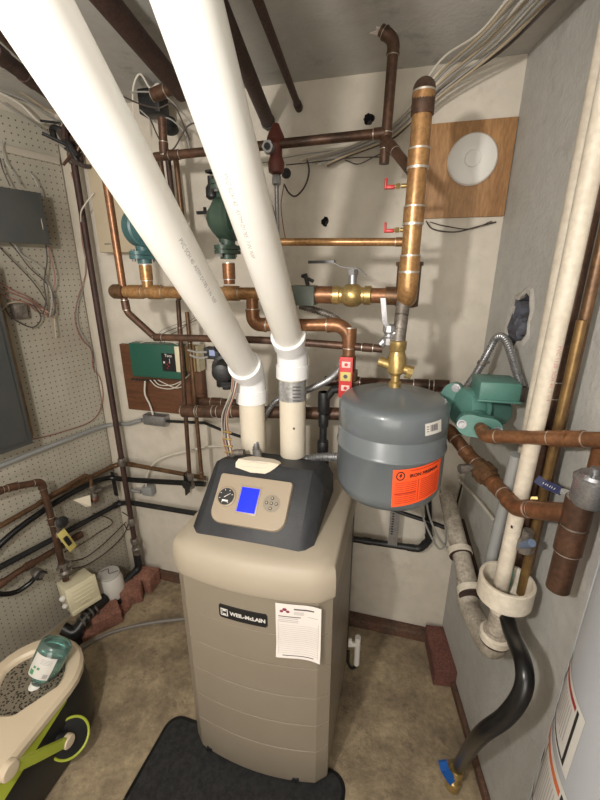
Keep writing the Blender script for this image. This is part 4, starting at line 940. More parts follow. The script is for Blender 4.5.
m = M(WHT).lathe(V((c0.x, c0.y, .05)), UP, [(0, .062), (.01, .066), (.09, .060), (.115, .052), (.118, .046), (.12, .046)], 32); t.add('body', m)
m = M(mat('lid_grey_white', (.50, .48, .45), .5)).lathe(V((c0.x, c0.y, .168)), UP, [(0, .050), (.004, .052), (.012, .050), (.014, .040)], 32); ld = t.add('lid', m)
m = M(WIRD).tube(spline([V((c0.x-.04, c0.y, .184)), V((c0.x-.01, c0.y+.02, .186)), V((c0.x+.01, c0.y-.01, .186)), V((c0.x+.045, c0.y+.01, .184))]), .0014, 6); t.add('cord', m, ld)
m = M(BLK).lathe(V((c0.x, c0.y, .0)), UP, [(0, .068), (.05, .070), (.052, .06)], 28); t.add('base', m); t.done()
t = T('drain_fitting', 'black corrugated drain fitting on the floor under the cream box', 'drain fitting'); a = Z(75, 632, .05); b = Z(104, 606, .06)
m = M(BLK).tube(spline([a+V((-.05, 0, .02)), a, a.lerp(b, .5)+UP*.03, b+V((.0, .02, .03))], 8), .026, 16); t.add('elbow', m); m = M(BLK).tube([a, V((a.x, a.y, .0))], .034, 16); t.add('foot', m); m = M(OLDST)
for f in (.2, .35, .5, .65): q = a.lerp(b, f)+UP*.03*math.sin(f*PI); m.tube([q, q+(b-a).normalized()*.008], .030, 14)
t.add('clamp_rings', m); t.done()
def brick(label, p, yaw, mt, l=.17, w=.10, h=.065, z0=0, tilt=0):
    t = T('brick', label, 'brick', 'bricks'); F_ = Matrix.Translation(V((p.x, p.y, z0))) @ Matrix.Rotation(yaw, 4, 'Z') @ Matrix.Rotation(tilt, 4, 'X')
    b2 = bmesh.new(); bmesh.ops.create_cube(b2, size=1)
    for v in b2.verts: v.co = V((v.co.x*w, v.co.y*l, (v.co.z+.5)*h))
    bmesh.ops.bevel(b2, geom=b2.edges[:], offset=.006, segments=2, profile=.5, affect='EDGES'); bmesh.ops.subdivide_edges(b2, edges=b2.edges[:], cuts=3, use_grid_fill=True); rnd = random.Random(label)
    for v in b2.verts:
        if v.co.z > .005: v.co += V((rnd.uniform(-1, 1), rnd.uniform(-1, 1), rnd.uniform(-1, 1)))*.0013
    m = M(mt); m.merge(b2, F_); t.add('brick', m, ang=25); t.done()
brick('red brick nearest the mop bucket, front of the row by the cream box', Z(107, 622, 0), math.radians(38), BRICK, .10, .125, .07)
brick('chipped flat brick in the middle of the brick row left of the boiler', Z(121, 610, 0), math.radians(-20), BRICK, .06, .08, .025)
brick('red brick standing between the white canister and the boiler', Z(133, 598, 0), math.radians(20), BRICK, .09, .10, .085)
brick('farthest red brick of the row, against the back wall skirting', Z(148, 586, 0), math.radians(-12), BRICK, .09, .10, .09)
brick('small broken brick chip on the floor beside the black drain fitting', Z(89, 636, 0), math.radians(-50), BRICK, .06, .045, .025)
cable('floor_hose', 'thin grey-brown tube lying across the floor from the bucket to the boiler', 'hose', [Z(60, 662, .008), Z(82, 648, .008), Z(110, 633, .008), Z(145, 624, .008), Z(182, 619, .008), Z(215, 618, .008)], .0085, GRYR)
# ------------------------------------------------------------------ mop bucket
ax2 = V((.25, .968, 0)).normalized(); sd2 = V((ax2.y, -ax2.x, 0)); K0 = V((-.948, .83, 0)); HL = .135
def stad(z, r, hl=HL, c=K0, n=12, sh=0.0):
    q = []
    for k in range(n+1):
        a = -PI/2+PI*k/n; q.append(c+ax2*(hl+r*math.cos(a))+sd2*(r*math.sin(a))+UP*(z+sh*math.cos(a)))
    for k in range(n+1):
        a = PI/2+PI*k/n; q.append(c+ax2*(-hl+r*math.cos(a))+sd2*(r*math.sin(a))+UP*z)
    return q
t = T('mop_bucket', 'spin mop bucket with cream rim, black body and lime green handle at the lower left', 'bucket')
m = M(BLK).loft([stad(0, .138, HL-.01), stad(.012, .150), stad(.06, .158), stad(.13, .162), stad(.20, .158), stad(.245, .150), stad(.262, .146)]); bod = t.add('body', m)
m = M(RIMC); cc_ = K0+ax2*(HL-.01)
def circ_(z, r, n=12): # matched sampling
    s = stad(z, .15); return [cc_+(p-UP*p.z-cc_).normalized()*r+UP*z for p in s]
m.loft([stad(.252, .148), stad(.262, .157), stad(.280, .157), stad(.292, .148), stad(.294, .138), circ_(.292, .118), circ_(.284, .109), circ_(.262, .105)], cap=False); t.add('rim', m)
BH = mat('basket_mesh', (.33, .29, .23), .5, .3)
nt = BH.node_tree; N_ = nt.nodes; vo = N_.new('ShaderNodeTexVoronoi'); vo.inputs['Scale'].default_value = 120; tcn = [n for n in N_ if n.type == 'TEX_COORD'][0]; nt.links.new(tcn.outputs['Object'], vo.inputs['Vector'])
rp = N_.new('ShaderNodeValToRGB'); rp.color_ramp.elements[0].position = .38; rp.color_ramp.elements[0].color = (.03, .025, .02, 1); rp.color_ramp.elements[1].position = .45; rp.color_ramp.elements[1].color = (.26, .225, .17, 1)
nt.links.new(vo.outputs['Distance'], rp.inputs[0]); nt.links.new(rp.outputs[0], N_['Principled BSDF'].inputs['Base Color'])
m = M(BH).loft([circ_(.275, .1045), circ_(.20, .100), circ_(.115, .092), circ_(.112, .03)]); m.keep = True
bk = t.add('spin_basket', m, None, 'round perforated basket')
m = M(BASK).lathe(cc_+UP*.112, UP, [(0, .03), (.03, .026), (.045, .012), (.047, .004)], 20); t.add('basket_hub', m, bk)
# lime side stripe on the right side
m = M(LIME); rr_ = []
for k in range(10):
    f = k/9; x = HL*.9-f*(HL*1.9); lo = .250-.05*f; p = K0+ax2*x; 
    rr_.append([p+sd2*.146+UP*.2600, p+sd2*.1505+UP*.2595, p+sd2*(.1505+(.2595-lo)*.19)+UP*lo, p+sd2*(.146+(.26-lo)*.15)+UP*lo])
m.loft(rr_); t.add('side_stripe', m, None, 'lime green stripe')
SP0 = K0+sd2*.170
def S(px, py, off=0.0): return plane(px, py, SP0+sd2*off, sd2)
h0, h1 = S(68, 741, .022), S(9, 770, .022)
m = M(LIME); cen = S(70, 738, .006); rn_ = (sd2*.80-ax2*.42+UP*.42).normalized(); ra_ = rn_.cross(UP).normalized(); rb_ = rn_.cross(ra_)
m.tube([cen+(ra_*math.cos(a)*.056+rb_*math.sin(a)*.060) for a in [2*PI*k/36 for k in range(37)]], .0042, 8); m.use(BLK).lathe(cen-rn_*.04, rn_, [(0, .045), (.032, .057), (.040, .055), (.044, .02)], 36); t.add('pivot_ring', m, None, 'lime green ring')
m = M(LIME); dd = (h1-h0).normalized(); nz = dd.cross(sd2)
m.loft([[p+nz*w_+sd2*.006, p-nz*w_+sd2*.006, p-nz*w_-sd2*.006, p+nz*w_-sd2*.006] for p, w_ in ((h0, .013), (h0.lerp(h1, .5), .015), (h1, .013))]); hd = t.add('handle', m, None, 'lime green carrying handle')
for p, r_ in ((h0, .021), (h1, .026)): t.add('handle_cap', M(RIMC).lathe(p-sd2*.008, sd2, [(0, r_), (.014, r_), (.018, r_*.85), (.019, .002)], 24), hd, 'round cream cap')
m = M(BLK)
for p in (h0,): m.tube([p-sd2*.06, p-sd2*.006], .02, 16)
t.add('pivot', m); t.done()
# bottle in the basket
t = T('spray_bottle', 'clear teal plastic bottle with white label lying upside down in the mop bucket', 'bottle')
p1 = Z(58, 641, .385); p0 = Z(37, 684, .275); d = (p0-p1).normalized()
lb = (p0-p1).length
m = M(BOT).lathe(p1, d, [(0, .036), (.003, .046), (.012, .052), (lb*.55, .051), (lb*.75, .043), (lb*.92, .020), (lb, .017)], 32); bb = t.add('body', m)
m = M(LIQ).lathe(p1+d*lb*.33, d, [(0, .0485), (lb*.22, .0485), (lb*.40, .041), (lb*.56, .019)], 28); t.add('liquid', m, bb, 'teal liquid')
fc = (EYE-p1); fc = (fc-d*fc.dot(d)).normalized(); sc_ = d.cross(fc)
m = M(LABW)
def lbp(u_, v_, h=.0004): an = -.75+1.5*u_+.25; return p1+d*(lb*.22+lb*.5*v_)+(fc*math.cos(an)+sc_*math.sin(an))*((.0520-max(0, v_-.6)*.010)+h)
m.grid(lambda a_, b_: lbp(a_, b_), 10, 6)
def lq(m, a0, a1, b0, b1):
    for k in range(4):
        x0_, x1_ = a0+(a1-a0)*k/4, a0+(a1-a0)*(k+1)/4; m.face([m.bm.verts.new(lbp(*p, .0009)) for p in ((x0_, b0), (x1_, b0), (x1_, b1), (x0_, b1))])
m.use(INK)
for k in range(7): lq(m, .08+.03*k, .092+.03*k, .72, .92)
m.use(INKG)
for k in range(4): lq(m, .12, .6, .12+.06*k, .14+.06*k)
m.use(mat('green_print', (.1, .3, .15), .6))
lq(m, .5, .62, .5, .6); lq(m, .68, .8, .5, .6); lq(m, .70, .9, .68, .9); m.keep = True
t.add('label', m, bb, 'white label')
m = M(WHT).lathe(p0-d*.002, d, [(0, .019), (.004, .021), (.035, .020), (.038, .014)], 24); cp_ = t.add('cap', m, None, 'white cap')
t.done()
# mat
t = T('floor_mat', 'black ribbed rubber-backed mat on the floor in front of the boiler', 'mat')
A_ = Z(166, 712, 0); A_ = V((-.485, 1.035, 0)); ux = V((.957, -.29, 0)).normalized(); uy = V((-.29, -.957, 0)).normalized()
def mring(z, ins, r=.055, w=.675, l=.62, n=8):
    q = []
    for cx, cy, a0 in ((w-r, r, -90), (w-r, l-r, 0), (r, l-r, 90), (r, r, 180)):
        for k in range(n+1):
            a = math.radians(a0+90*k/n); q.append(A_+ux*(cx+(r-ins)*math.cos(a))+uy*(cy+(r-ins)*math.sin(a))+UP*z)
    return q
m = M(RUB).loft([mring(.0, 0), mring(.003, 0), mring(.0045, .004), mring(.0045, .012)]); t.add('border', m)
m = M(MATT).loft([mring(.004, .012), mring(.0065, .013)]); t.add('pile', m); t.done()
# ------------------------------------------------------------------ expansion tank
TY = .96; tb = Y(390, 445, TY); TC = V((tb.x, TY, 0)); TR = .140
ztop = Y(393, 386, TY).z; zsh = 1.285; zb_ = 1.0
t = T('expansion_tank', 'round grey steel tank with an orange label hanging beside the boiler', 'tank')
m = M(GREY); prof = [(0, .02), (.004, .055), (.014, .095), (.030, .125), (.050, TR-.004), (.065, TR)]
z1_, z2_ = 1.168-zb_, 1.217-zb_
prof += [(z1_-.006, TR), (z1_-.003, TR+.003), (z1_, TR+.004), (z1_+.003, TR+.003), (z1_+.006, TR), (z2_-.006, TR), (z2_-.003, TR-.003), (z2_, TR-.003), (z2_+.004, TR)]
H_ = ztop-zb_; prof += [(zsh-zb_-.012, TR), (zsh-zb_-.003, TR-.004), (zsh-zb_+.006, TR-.014), (H_-.028, .085), (H_-.012, .045), (H_-.003, .02), (H_, .012)]
m.lathe(V((TC.x, TC.y, zb_)), UP, prof, 64); t.add('shell', m, ang=50)
def tp(px, py, c=TC, r=TR):
    d = ray(px, py); a = d.x**2+d.y**2; o = EYE-c; b = o.x*d.x+o.y*d.y; cc = o.x**2+o.y**2-r*r; s = (-b-math.sqrt(max(0, b*b-a*cc)))/a; p = EYE+d*s; return math.atan2(p.y-c.y, p.x-c.x), p.z
def cylpatch(m, c, r, cor, h, n=14, k=6):   # cor: TL TR BR BL as (angle,z)
    def f(u_, v_):
        a0 = cor[3][0]+(cor[2][0]-cor[3][0])*u_; a1 = cor[0][0]+(cor[1][0]-cor[0][0])*u_; z0 = cor[3][1]+(cor[2][1]-cor[3][1])*u_; z1 = cor[0][1]+(cor[1][1]-cor[0][1])*u_
        a = a0+(a1-a0)*v_; z = z0+(z1-z0)*v_; return V((c.x+math.cos(a)*(r+h), c.y+math.sin(a)*(r+h), z))
    return f
cor = [tp(393, 470), tp(441, 456), tp(437, 489), tp(391, 507)]
f = cylpatch(None, TC, TR, cor, .0008); f2 = cylpatch(None, TC, TR, cor, .0014)
m = M(ORNG); m.grid(f, 16, 6); m.use(ORND)
def fb(m, f2, u0, u1, v0, v1, n=4):
    for k in range(n):
        a, b = u0+(u1-u0)*k/n, u0+(u1-u0)*(k+1)/n; m.face([m.bm.verts.new(f2(*p)) for p in ((a, v0), (b, v0), (b, v1), (a, v1))])
for k in range(11): fb(m, f2, .05, .42, .08+k*.055, .095+k*.055); fb(m, f2, .50, .93, .08+k*.055, .095+k*.055)
fb(m, f2, .45, .46, .08, .68, 1); fb(m, f2, .04, .42, .33, .36); fb(m, f2, .30, .90, .93, .95)
m.use(BLK)
m.text('IRON FIREMAN', .125, lambda x, y: f2(.58+x*.70, .80+y*1.0), bold=.004)
for k in range(24):
    a, b = 2*PI*k/24, 2*PI*(k+1)/24; m.face([m.bm.verts.new(f2(.13+rr_*math.cos(q)*.62, .83+rr_*math.sin(q))) for rr_, q in ((.12, a), (.12, b), (.09, b), (.09, a))])
m.face([m.bm.verts.new(f2(.13+x, .83+y)) for x, y in ((.0, .06), (.025, .06), (.012, .015), (.035, .015), (-.012, -.065), (-.002, -.01), (-.025, -.01))])
m.keep = True; t.add('warning_label', m, None, 'orange label with black print')
cor = [tp(425, 424), tp(441, 419), tp(441, 431), tp(425, 436)]
f = cylpatch(None, TC, TR, cor, .0008); f3 = cylpatch(None, TC, TR, cor, .0014)
m = M(LABW); m.grid(f, 6, 2); m.use(INK)
for k in range(9): fb(m, f3, .28+k*.05, .28+k*.05+(.03 if k % 3 else .018), .28, .82, 1)
for k in range(3): fb(m, f3, .08, .20, .3+.2*k, .36+.2*k, 1)
m.keep = True; t.add('barcode_label', m, None, 'white barcode sticker'); 
m = M(STEEL).lathe(V((TC.x, TC.y, zb_-.02)), UP, [(0, .008), (.018, .009), (.024, .012)], 12); t.add('air_valve', m); t.done()
# brass cross, nipple, ball valve over the tank
cx_ = V((TC.x+.002, TC.y+.01, 0)); zt_ = ztop
t = T('tank_valve', 'tan brass angle valve standing on top of the grey tank', 'valve'); zz = Y(393, 362, TY).z
m = M(BRASS).lathe(V((TC.x, TC.y, ztop-.002)), UP, [(0, .016), (.012, .016), (.016, .011), (.03, .011), (.04, .022), (zz-ztop+.01, .024), (zz-ztop+.03, .018), (zz-ztop+.035, .021), (zz-ztop+.055, .021), (zz-ztop+.058, .014)], 14)
m.tube([V((TC.x, TC.y, zz-.012))-bu*.045+UP*.012, V((TC.x, TC.y, zz-.012))], .013, 12); m.tube([V((TC.x, TC.y, zz-.012)), V((TC.x, TC.y, zz-.02))+bu*.034], .012, 12); m.tube([V((TC.x, TC.y, zz-.022))+bu*.026, V((TC.x, TC.y, zz-.026))+bu*.04], .017, 8); t.add('body', m); t.done()
a = V((TC.x, TC.y, zz+.05)); b = V((tp_.x if False else a.x+.012, a.y+.03, Y(400, 308, a.y+.03).z))
pipe('steel_nipple', 'grey threaded pipe joining the big tee down to the tank valve', 'pipe', [b+UP*.01, a], .0125, OLDST, elbow=False, coup=[(0, .12), (0, .5), (0, .85)], ring=False, fmr=1.35)
t = T('drain_valve', 'chrome valve with a long hanging silver lever left of the grey nipple', 'valve'); c0 = Y(389, 333, TY+.01)
m = M(STEEL).tube([c0, V((a.x, a.y, c0.z))], .008, 12); m.lathe(c0+UP*.022, -UP, [(0, .010), (.004, .015), (.018, .016), (.024, .011), (.03, .011), (.034, .016), (.05, .015)], 10); m.tube([c0-UP*.01, c0-UP*.03-bu*.018], .011, 10); t.add('body', m)
q0 = Y(383, 298, TY-.0); q1 = Y(385, 322, TY-.0); q2 = Y(390, 330, TY-.0); m = M(STEEL).loft([[p+bu*w_+bn*.002, p-bu*w_+bn*.002, p-bu*w_-bn*.002, p+bu*w_-bn*.002] for p, w_ in ((q0, .006), (q1, .006), (q2, .007))]); t.add('lever', m); t.done()
# ------------------------------------------------------------------ green pump on the right
pc = P(472, 408, 1.07)
axp = (P(452, 396, 1.12)-P(478, 424, .99)).normalized()
mdp = (P(505, 410, 1.10)-P(465, 405, 1.06)).normalized()
t = T('circulator_pump', 'sea-green circulator pump between the grey tank and the white drain pipes', 'pump', 'circulator pumps')
m = M(TEAL); c = pc
m.lathe(c-mdp*.045, mdp, [(0, .02), (.004, .048), (.02, .056), (.04, .056), (.046, .050)], 32); t.add('volute', m)
m = M(TEAL); m.lathe(c, mdp, [(0, .058), (.010, .060), (.014, .043), (.085, .043), (.10, .038), (.108, .022)], 32); t.add('motor', m)
f1c = P(479, 426, .985); f2c = P(449, 398, 1.10); ua = axp.cross(mdp).normalized()
bs = V((1, 0, -.05))
def flange(fc, nrm, wide, s=1.0):
    nrm = nrm.normalized(); wide = (wide-nrm*wide.dot(nrm)).normalized(); v2_ = nrm.cross(wide); pr = []
    for k in range(28):
        q = 2*PI*k/28; R_ = .026+.026*abs(math.cos(q))**2.2; pr.append((wide*math.cos(q)+v2_*math.sin(q))*R_*s)
    m = M(TEAL); m.loft([[fc+p for p in pr], [fc+p+nrm*.013 for p in pr]]); m.loft([[fc-nrm*.018+p for p in pr], [fc+p-nrm*.003 for p in pr]]); m.tube([fc-nrm*.018, c], .028, 20); fi = t.add('flange', m)
    for sg in (-1, 1):
        q = fc+wide*sg*.040*s; m = M(STEEL); m.hexn(q-nrm*.024, q+nrm*.024, .0085); m.tube([q+nrm*.013, q+nrm*.016], .012, 12); t.add('bolt', m, fi)
n1 = (EYE-f1c).normalized()*.8+V((0, -.3, -.2))
flange(f1c, n1, V((1, .1, -.12)), 1.05); flange(f2c, V((-.5, -.75, .1)), V((.5, -.1, .9)), .95)
cb = P(497, 388, 1.02); wx = V((.98, -.16, -.02)).normalized(); wz = UP; wy = wz.cross(wx)
b_ = Matrix(((wx.x, wy.x, 0, cb.x), (wx.y, wy.y, 0, cb.y), (wx.z, wy.z, 1, cb.z), (0, 0, 0, 1)))
m = M(TEAL).box(b_, -.055, .045, -.045, .045, -.022, .026, .006); tbx = t.add('terminal_box', m); m = M(TEAL).box(b_, -.058, .048, -.048, .048, -.026, -.020, .002); t.add('box_seam', m, tbx); t.done()
t = T('flexible_conduit', 'grey corrugated conduit hooping from the sea-green pump box up to the broken wall hole', 'conduit')
pts = [P(522, 388, 1.03), P(516, 370, 1.05), P(510, 350, 1.08), P(504, 338, 1.11), P(496, 338, 1.14), P(488, 352, 1.16), P(477, 372, 1.17), P(466, 388, 1.17)]
t.add('armored_sleeve', flex(M(STEEL), pts, .0108)); m = M(OLDST).tube([pts[0]+UP*.004, pts[0]-UP*.035], .0150, 14); t.add('connector', m); m = M(OLDST); q = pts[5].lerp(pts[6], .5); m.tube([q, q+(pts[6]-pts[5]).normalized()*.01], .0135, 12); m.tube([q, q+bu*.02], .004, 8); t.add('clip', m); t.done()
pipe('copper_pipe', 'copper pipe leaving the sea-green pump and running level to the right edge', 'pipe', [f1c, P(486, 436, .93), P(575, 439, .76), P(640, 441, .66)], .0150, COP, rad=.03, coup=[(1, .86)], seg=24, fmr=1.1)
t = pipe('copper_pipe', 'thick copper pipe stepping down under the sea-green pump to the right', 'pipe', [P(432, 426, 1.14), P(449, 430, 1.10), P(470, 457, 1.04), P(491, 480, .97), P(516, 508, .87), P(577, 514, .735)], .0172, COP, rad=.04, coup=[(3, .30), (4, .45), (4, .75)], seg=24, fmr=1.12, done=False)
p = P(484, 472, .985); d = (P(491, 480, .97)-P(470, 457, 1.04)).normalized(); m = M(BRZ).lathe(p-d*.03, d, [(0, .02), (.004, .024), (.02, .024), (.022, .030), (.044, .030), (.046, .023), (.06, .023)], 10); t.add('union', m); m = M(OLDST).tube([p-d*.02, p-d*.02+V((-.04, -.01, .0))], .009, 10); m.hexn(p-d*.02+V((-.035, -.01, 0)), p-d*.02+V((-.055, -.012, 0)), .013); t.add('bleed_screw', m)
t.done()
q = P(577, 514, .735)
pipe('copper_pipe', 'fat copper pipe pointing down at the right edge below the round silver vent', 'pipe', [V((q.x, q.y, q.z+.025)), V((q.x+.0, q.y+.0, Y(556, 588, q.y).z))], .0215, COPD, elbow=False, coup=[(0, .1), (0, .4)], seg=26, fmr=1.15)
pipe('copper_pipe', 'copper pipe behind the fat one at the right edge, reaching up past the silver vent', 'pipe', [P(606, 440, .76), V((P(606, 440, .76).x, P(606, 440, .76).y, Y(580, 585, P(606, 440, .76).y).z))], .0190, COP, elbow=False, coup=[(0, .3)], seg=20)
t = T('air_vent', 'round brushed silver air vent canister at the right edge', 'air vent'); c0 = P(586, 506, .715)
m = M(STEEL).lathe(c0, UP, [(0, .012), (.004, .024), (.012, .0285), (.05, .0285), (.052, .031), (.058, .031), (.060, .026), (.066, .024)], 36); t.add('body', m)
m = M(STEEL).lathe(c0+UP*.066, UP, [(0, .009), (.012, .009), (.013, .005)], 12); m.hexn(c0+UP*.058-V((.018, .006, 0)), c0+UP*.070-V((.018, .006, 0)), .008); t.add('cap', m); t.done()
t = T('blue_lever', 'dark blue vinyl covered valve lever left of the silver vent', 'lever'); a, b, e = P(537, 479, .80), P(561, 491, .76), P(574, 495, .74)
def flat(m, pts, w, th):
    for p, q in zip(pts, pts[1:]):
        d = (q-p).normalized(); up_ = (EYE-p).cross(d).normalized(); nn_ = d.cross(up_)
        m.loft([[x+up_*w+nn_*th, x-up_*w+nn_*th, x-up_*w-nn_*th, x+up_*w-nn_*th] for x in (p, q)])
m = M(BLUE); flat(m, [a, a.lerp(b, .35)-UP*.003, b], .0085, .0045); gr_ = t.add('grip', m, None, 'dark blue sleeve')
m = M(LABW); d = (b-a).normalized(); up_ = (EYE-a).cross(d).normalized(); nn_ = (EYE-a).normalized()
for k in range(6): q = a.lerp(b, .28+.09*k)+nn_*.0062-UP*.002; m.tube([q-up_*.002, q+up_*.002+d*.001*(k % 2)], .0006, 5)
t.add('lettering', m, gr_, 'worn white lettering'); m = M(STEEL); flat(m, [b, e], .006, .002); t.add('shank', m); t.done()
# ------------------------------------------------------------------ right wall pipes
def rv(p, z0, z1, r, m, name, label, cat='pipe', coup=(), seg=24, group=None): return pipe(name, label, cat, [V((p.x, p.y, z1)), V((p.x, p.y, z0))], r, m, elbow=False, coup=coup, seg=seg, group=group)
pa = R(558, 270, .05); zf = R(495, 588, .075).z
t = T('drain_pipe', 'cream plastic drain pipe nearest the corner, slimmer than its neighbour', 'pipe', 'tall cream drain pipes')
qa = R(503, 560, .05); m = M(PVCO).tube([V((pa.x, pa.y, CEIL-.005)), V((pa.x, pa.y, pa.z)), V((qa.x, qa.y, qa.z))], .0130, 28); t.add('tube', m); m = M(RUST).lathe(R(512, 527, .105), rn, [(0, .004), (.002, .003)], 8); t.add('drip_stain', m); t.done()
pb = R(570, 270, .085)
t = T('drain_pipe', 'cream plastic drain pipe with red printing, ending inside the white funnel cup', 'pipe', 'tall cream drain pipes')
qb = R(500, 590, .095); m = M(PVCO).tube([V((pb.x, pb.y, CEIL-.005)), V((pb.x, pb.y, pb.z)), qb], .0175, 28); 
m.use(mat('faded_red_print', (.50, .20, .20), .6)); rd = V((-.45, -.9, 0)).normalized(); tn_ = V((.9, -.45, 0))
zz0 = R(555, 375, .085).z
def rp_(x, y): an = .55+y/.018; return V((pb.x, pb.y, 0))+(rd*math.cos(an)+tn_*math.sin(an))*.0179+UP*(zz0-x)+(qb-V((pb.x, pb.y, pb.z)))*0+V(((qb.x-pb.x)*(pb.z-zz0+x)/(pb.z-qb.z), (qb.y-pb.y)*(pb.z-zz0+x)/(pb.z-qb.z), 0))
m.text('PVC 1120  SCH 40  1 1/4', .011, rp_); t.add('tube', m); t.done()
rv(R(552, 400, .04), 0.80, CEIL-.005, .0135, COPD, 'copper_pipe', 'dark brown pipe running up behind the right cream drain pipe', coup=[(0, .6)])
pk = R(582, 320, .05)
t = rv(pk, .84, pk.z, .0095, mat('aged_brass', (.30, .19, .07), .35, .6, (.16, .09, .04), 20), 'copper_pipe', 'open-topped brassy pipe standing right of the cream drain pipes')
rv(R(571, 380, .035), .80, R(571, 380, .03).z+.32, .0105, BRZ, 'copper_pipe', 'dull bronze pipe squeezed behind the brassy one')
p = R(536, 470, .06); rv(p, R(521, 560, .06).z, p.z+.1, .0125, COPD, 'copper_pipe', 'brown pipe just right of the cream drain pipe above the funnel cup', coup=[(0, .9)])
p = R(521, 545, .07); t = T('valve', 'small dirty valve with blue-grey collar above the funnel cup', 'valve'); m = M(OLDST).lathe(R(524, 552, .07), UP, [(0, .012), (.005, .018), (.03, .018), (.036, .012), (.06, .012)], 12); t.add('body', m); m = M(mat('blue_grey_band', (.12, .16, .24), .6)).tube([R(522, 545, .08), R(532, 543, .08)], .009, 10); t.add('collar', m); t.done()
t = T('pipe_end', 'green corroded pipe tip inside the white funnel cup', 'pipe'); e = R(506, 582, .08); m = M(PATI).tube([e-UP*.02, e+UP*.045], .0115, 14); m.use(BRZ).tube([e+UP*.045, e+UP*.16], .011, 14); t.add('pipe_end', m); t.done()
t = T('drain_pipe', 'short grey plastic pipe standing in the funnel cup left of the cream one', 'pipe'); a = R(517, 455, .10); b = R(488, 572, .10); m = M(GREYP).tube([a, b], .0150, 22); t.add('tube', m); t.done()
t = T('brass_bar', 'thin yellow brass strip beside the cream drain pipe above the thick copper pipe', 'bracket'); m = M(BRASS); flat(m, [R(518, 498, .09), R(543, 498, .05)], .003, .002); t.add('brass_bar', m); t.done()
# funnel cup and trap
fcx = R(506, 585, .095); FR = .062
t = T('funnel_cup', 'white plastic funnel cup catching the drain pipes on the right wall', 'drain cup'); zr = fcx.z+.02
m = M(PVCO); fo = V((fcx.x, fcx.y, zr-.095))
m.lathe(fo, UP, [(0, .028), (.012, .030), (.026, .046), (.036, .057), (.041, FR), (.093, FR), (.095, FR-.002), (.095, FR-.008), (.093, FR-.009), (.048, FR-.009), (.040, .048), (.025, .030), (.024, .010)], 44); m.keep = False; t.add('cup', m)
m = M(PVCG).tube([fo-UP*.09, fo+UP*.012], .0245, 24); t.add('outlet_pipe', m); t.done()
t = T('drain_trap', 'dirty white plastic drain trap below and left of the funnel cup', 'trap'); tl = R(470, 590, .095); tr_ = fo-UP*.085
top_ = R(446, 500, .10)
m = M(PVCG).tube([top_+UP*.02, tl], .0275, 24); t.add('upper_pipe', m)
m = M(PVCG); ln_, _a = fillet([tl+(top_-tl).normalized()*.03, tl-UP*.055, V((tr_.x, tr_.y, tr_.z-.055)), tr_+UP*.02], .045); m.tube(ln_, .0315, 24); t.add('bend', m)
for p, dd in ((tl-UP*.0, (top_-tl).normalized()), (tr_+UP*.0, UP), (top_.lerp(tl, .62), (top_-tl).normalized())):
    m = M(PVCO).lathe(p-dd*.012, dd, [(0, .033), (.003, .038), (.020, .038), (.024, .031)], 26); m.use(RUST).tube([p-dd*.016, p-dd*.012], .036, 24); t.add('slip_nut', m)
t.done()
cable('black_hose', 'fat black rubber hose dropping from the funnel cup to the floor', 'hose', [fo+V((.01, -.0, -.0)), R(511, 632, .10), R(523, 662, .12), R(523, 690, .13), R(506, 716, .15), R(478, 738, .17), Z(459, 766, .09)], .0175, RUB)
t = T('hose_valve', 'brass hose shutoff with a blue handle at the floor end of the black hose', 'valve'); e = Z(457, 770, .078)
m = M(BRASS).lathe(e+UP*.005, V((-.15, -.1, -1)).normalized(), [(0, .019), (.006, .022), (.02, .022), (.024, .017), (.04, .018), (.045, .022), (.075, .022)], 12); t.add('body', m); m = M(BLUB); flat(m, [e+V((-.02, -.02, -.02)), e+V((-.045, -.01, .02)), e+V((-.052, 0, .045))], .013, .004); t.add('handle', m, None, 'blue handle'); t.done()
# ------------------------------------------------------------------ things behind and below the tank
pipe('iron_pipe', 'black pipe low on the back wall turning up behind the grey tank', 'pipe', [B(340, 537, .05), B(420, 549, .05), B(429, 540, .05), B(428, 500, .05)], .0135, IRON, rad=.03, coup=[(0, .35), (0, .9)], ring=False)
cable('black_hose', 'thin black tube slanting behind the tank bottom to the grimy drain pipe', 'hose', [B(376, 500, .08), B(400, 512, .08), B(430, 522, .08), B(456, 532, .09)], .0085, RUB)
t = T('hanger_strap', 'perforated steel strap hanging behind the tank down to the black pipe', 'strap'); m = M(STEEL); wbox(m, B, BF, (391, 505), (397, 546), .08, .002, 0); m.use(BLK)
a = BI@B(394, 508, .082); 
for k in range(11): m.box(BF, a.x-.004, a.x+.004, .0818, .0826, a.z-.012*k-.006, a.z-.012*k, 0)
t.add('hanger_strap', m); t.done()
for k, q in enumerate([[(420, 500), (424, 520), (433, 540), (440, 549), (446, 541), (444, 515), (440, 490), (436, 470)], [(426, 500), (430, 518), (438, 536), (448, 548), (454, 542), (453, 520), (444, 498)]]):
    cable('tube_loop', ['left loop of thin grey tubing hanging behind the tank', 'right loop of thin grey tubing hanging behind the tank'][k], 'tubing', [B(x, y, .12+.02*k) for x, y in q], .0038, WIRG, 'tubing loops behind the tank')
cable('tube', 'thin pale tube slanting down the right wall corner under the pump', 'tubing', [B(459, 480, .05), B(463, 484, .05), R(478, 500, .03), R(493, 519, .03)], .005, WIRW)
cable('tube', 'dark tube dropping in the corner left of the slanting pale tube', 'tubing', [B(462, 484, .05), B(459, 496, .04), B(456, 508, .04), B(456, 520, .05)], .004, RUB)
pipe('copper_pipe', 'dark pipe descending behind the grimy drain pipe', 'pipe', [R(462, 520, .03), R(482, 592, .03)], .0085, RUST, elbow=False)
brick('dark red brick on the floor in the right back corner', Z(440, 662, 0), math.radians(-7), BRICKD, .215, .10, .085)
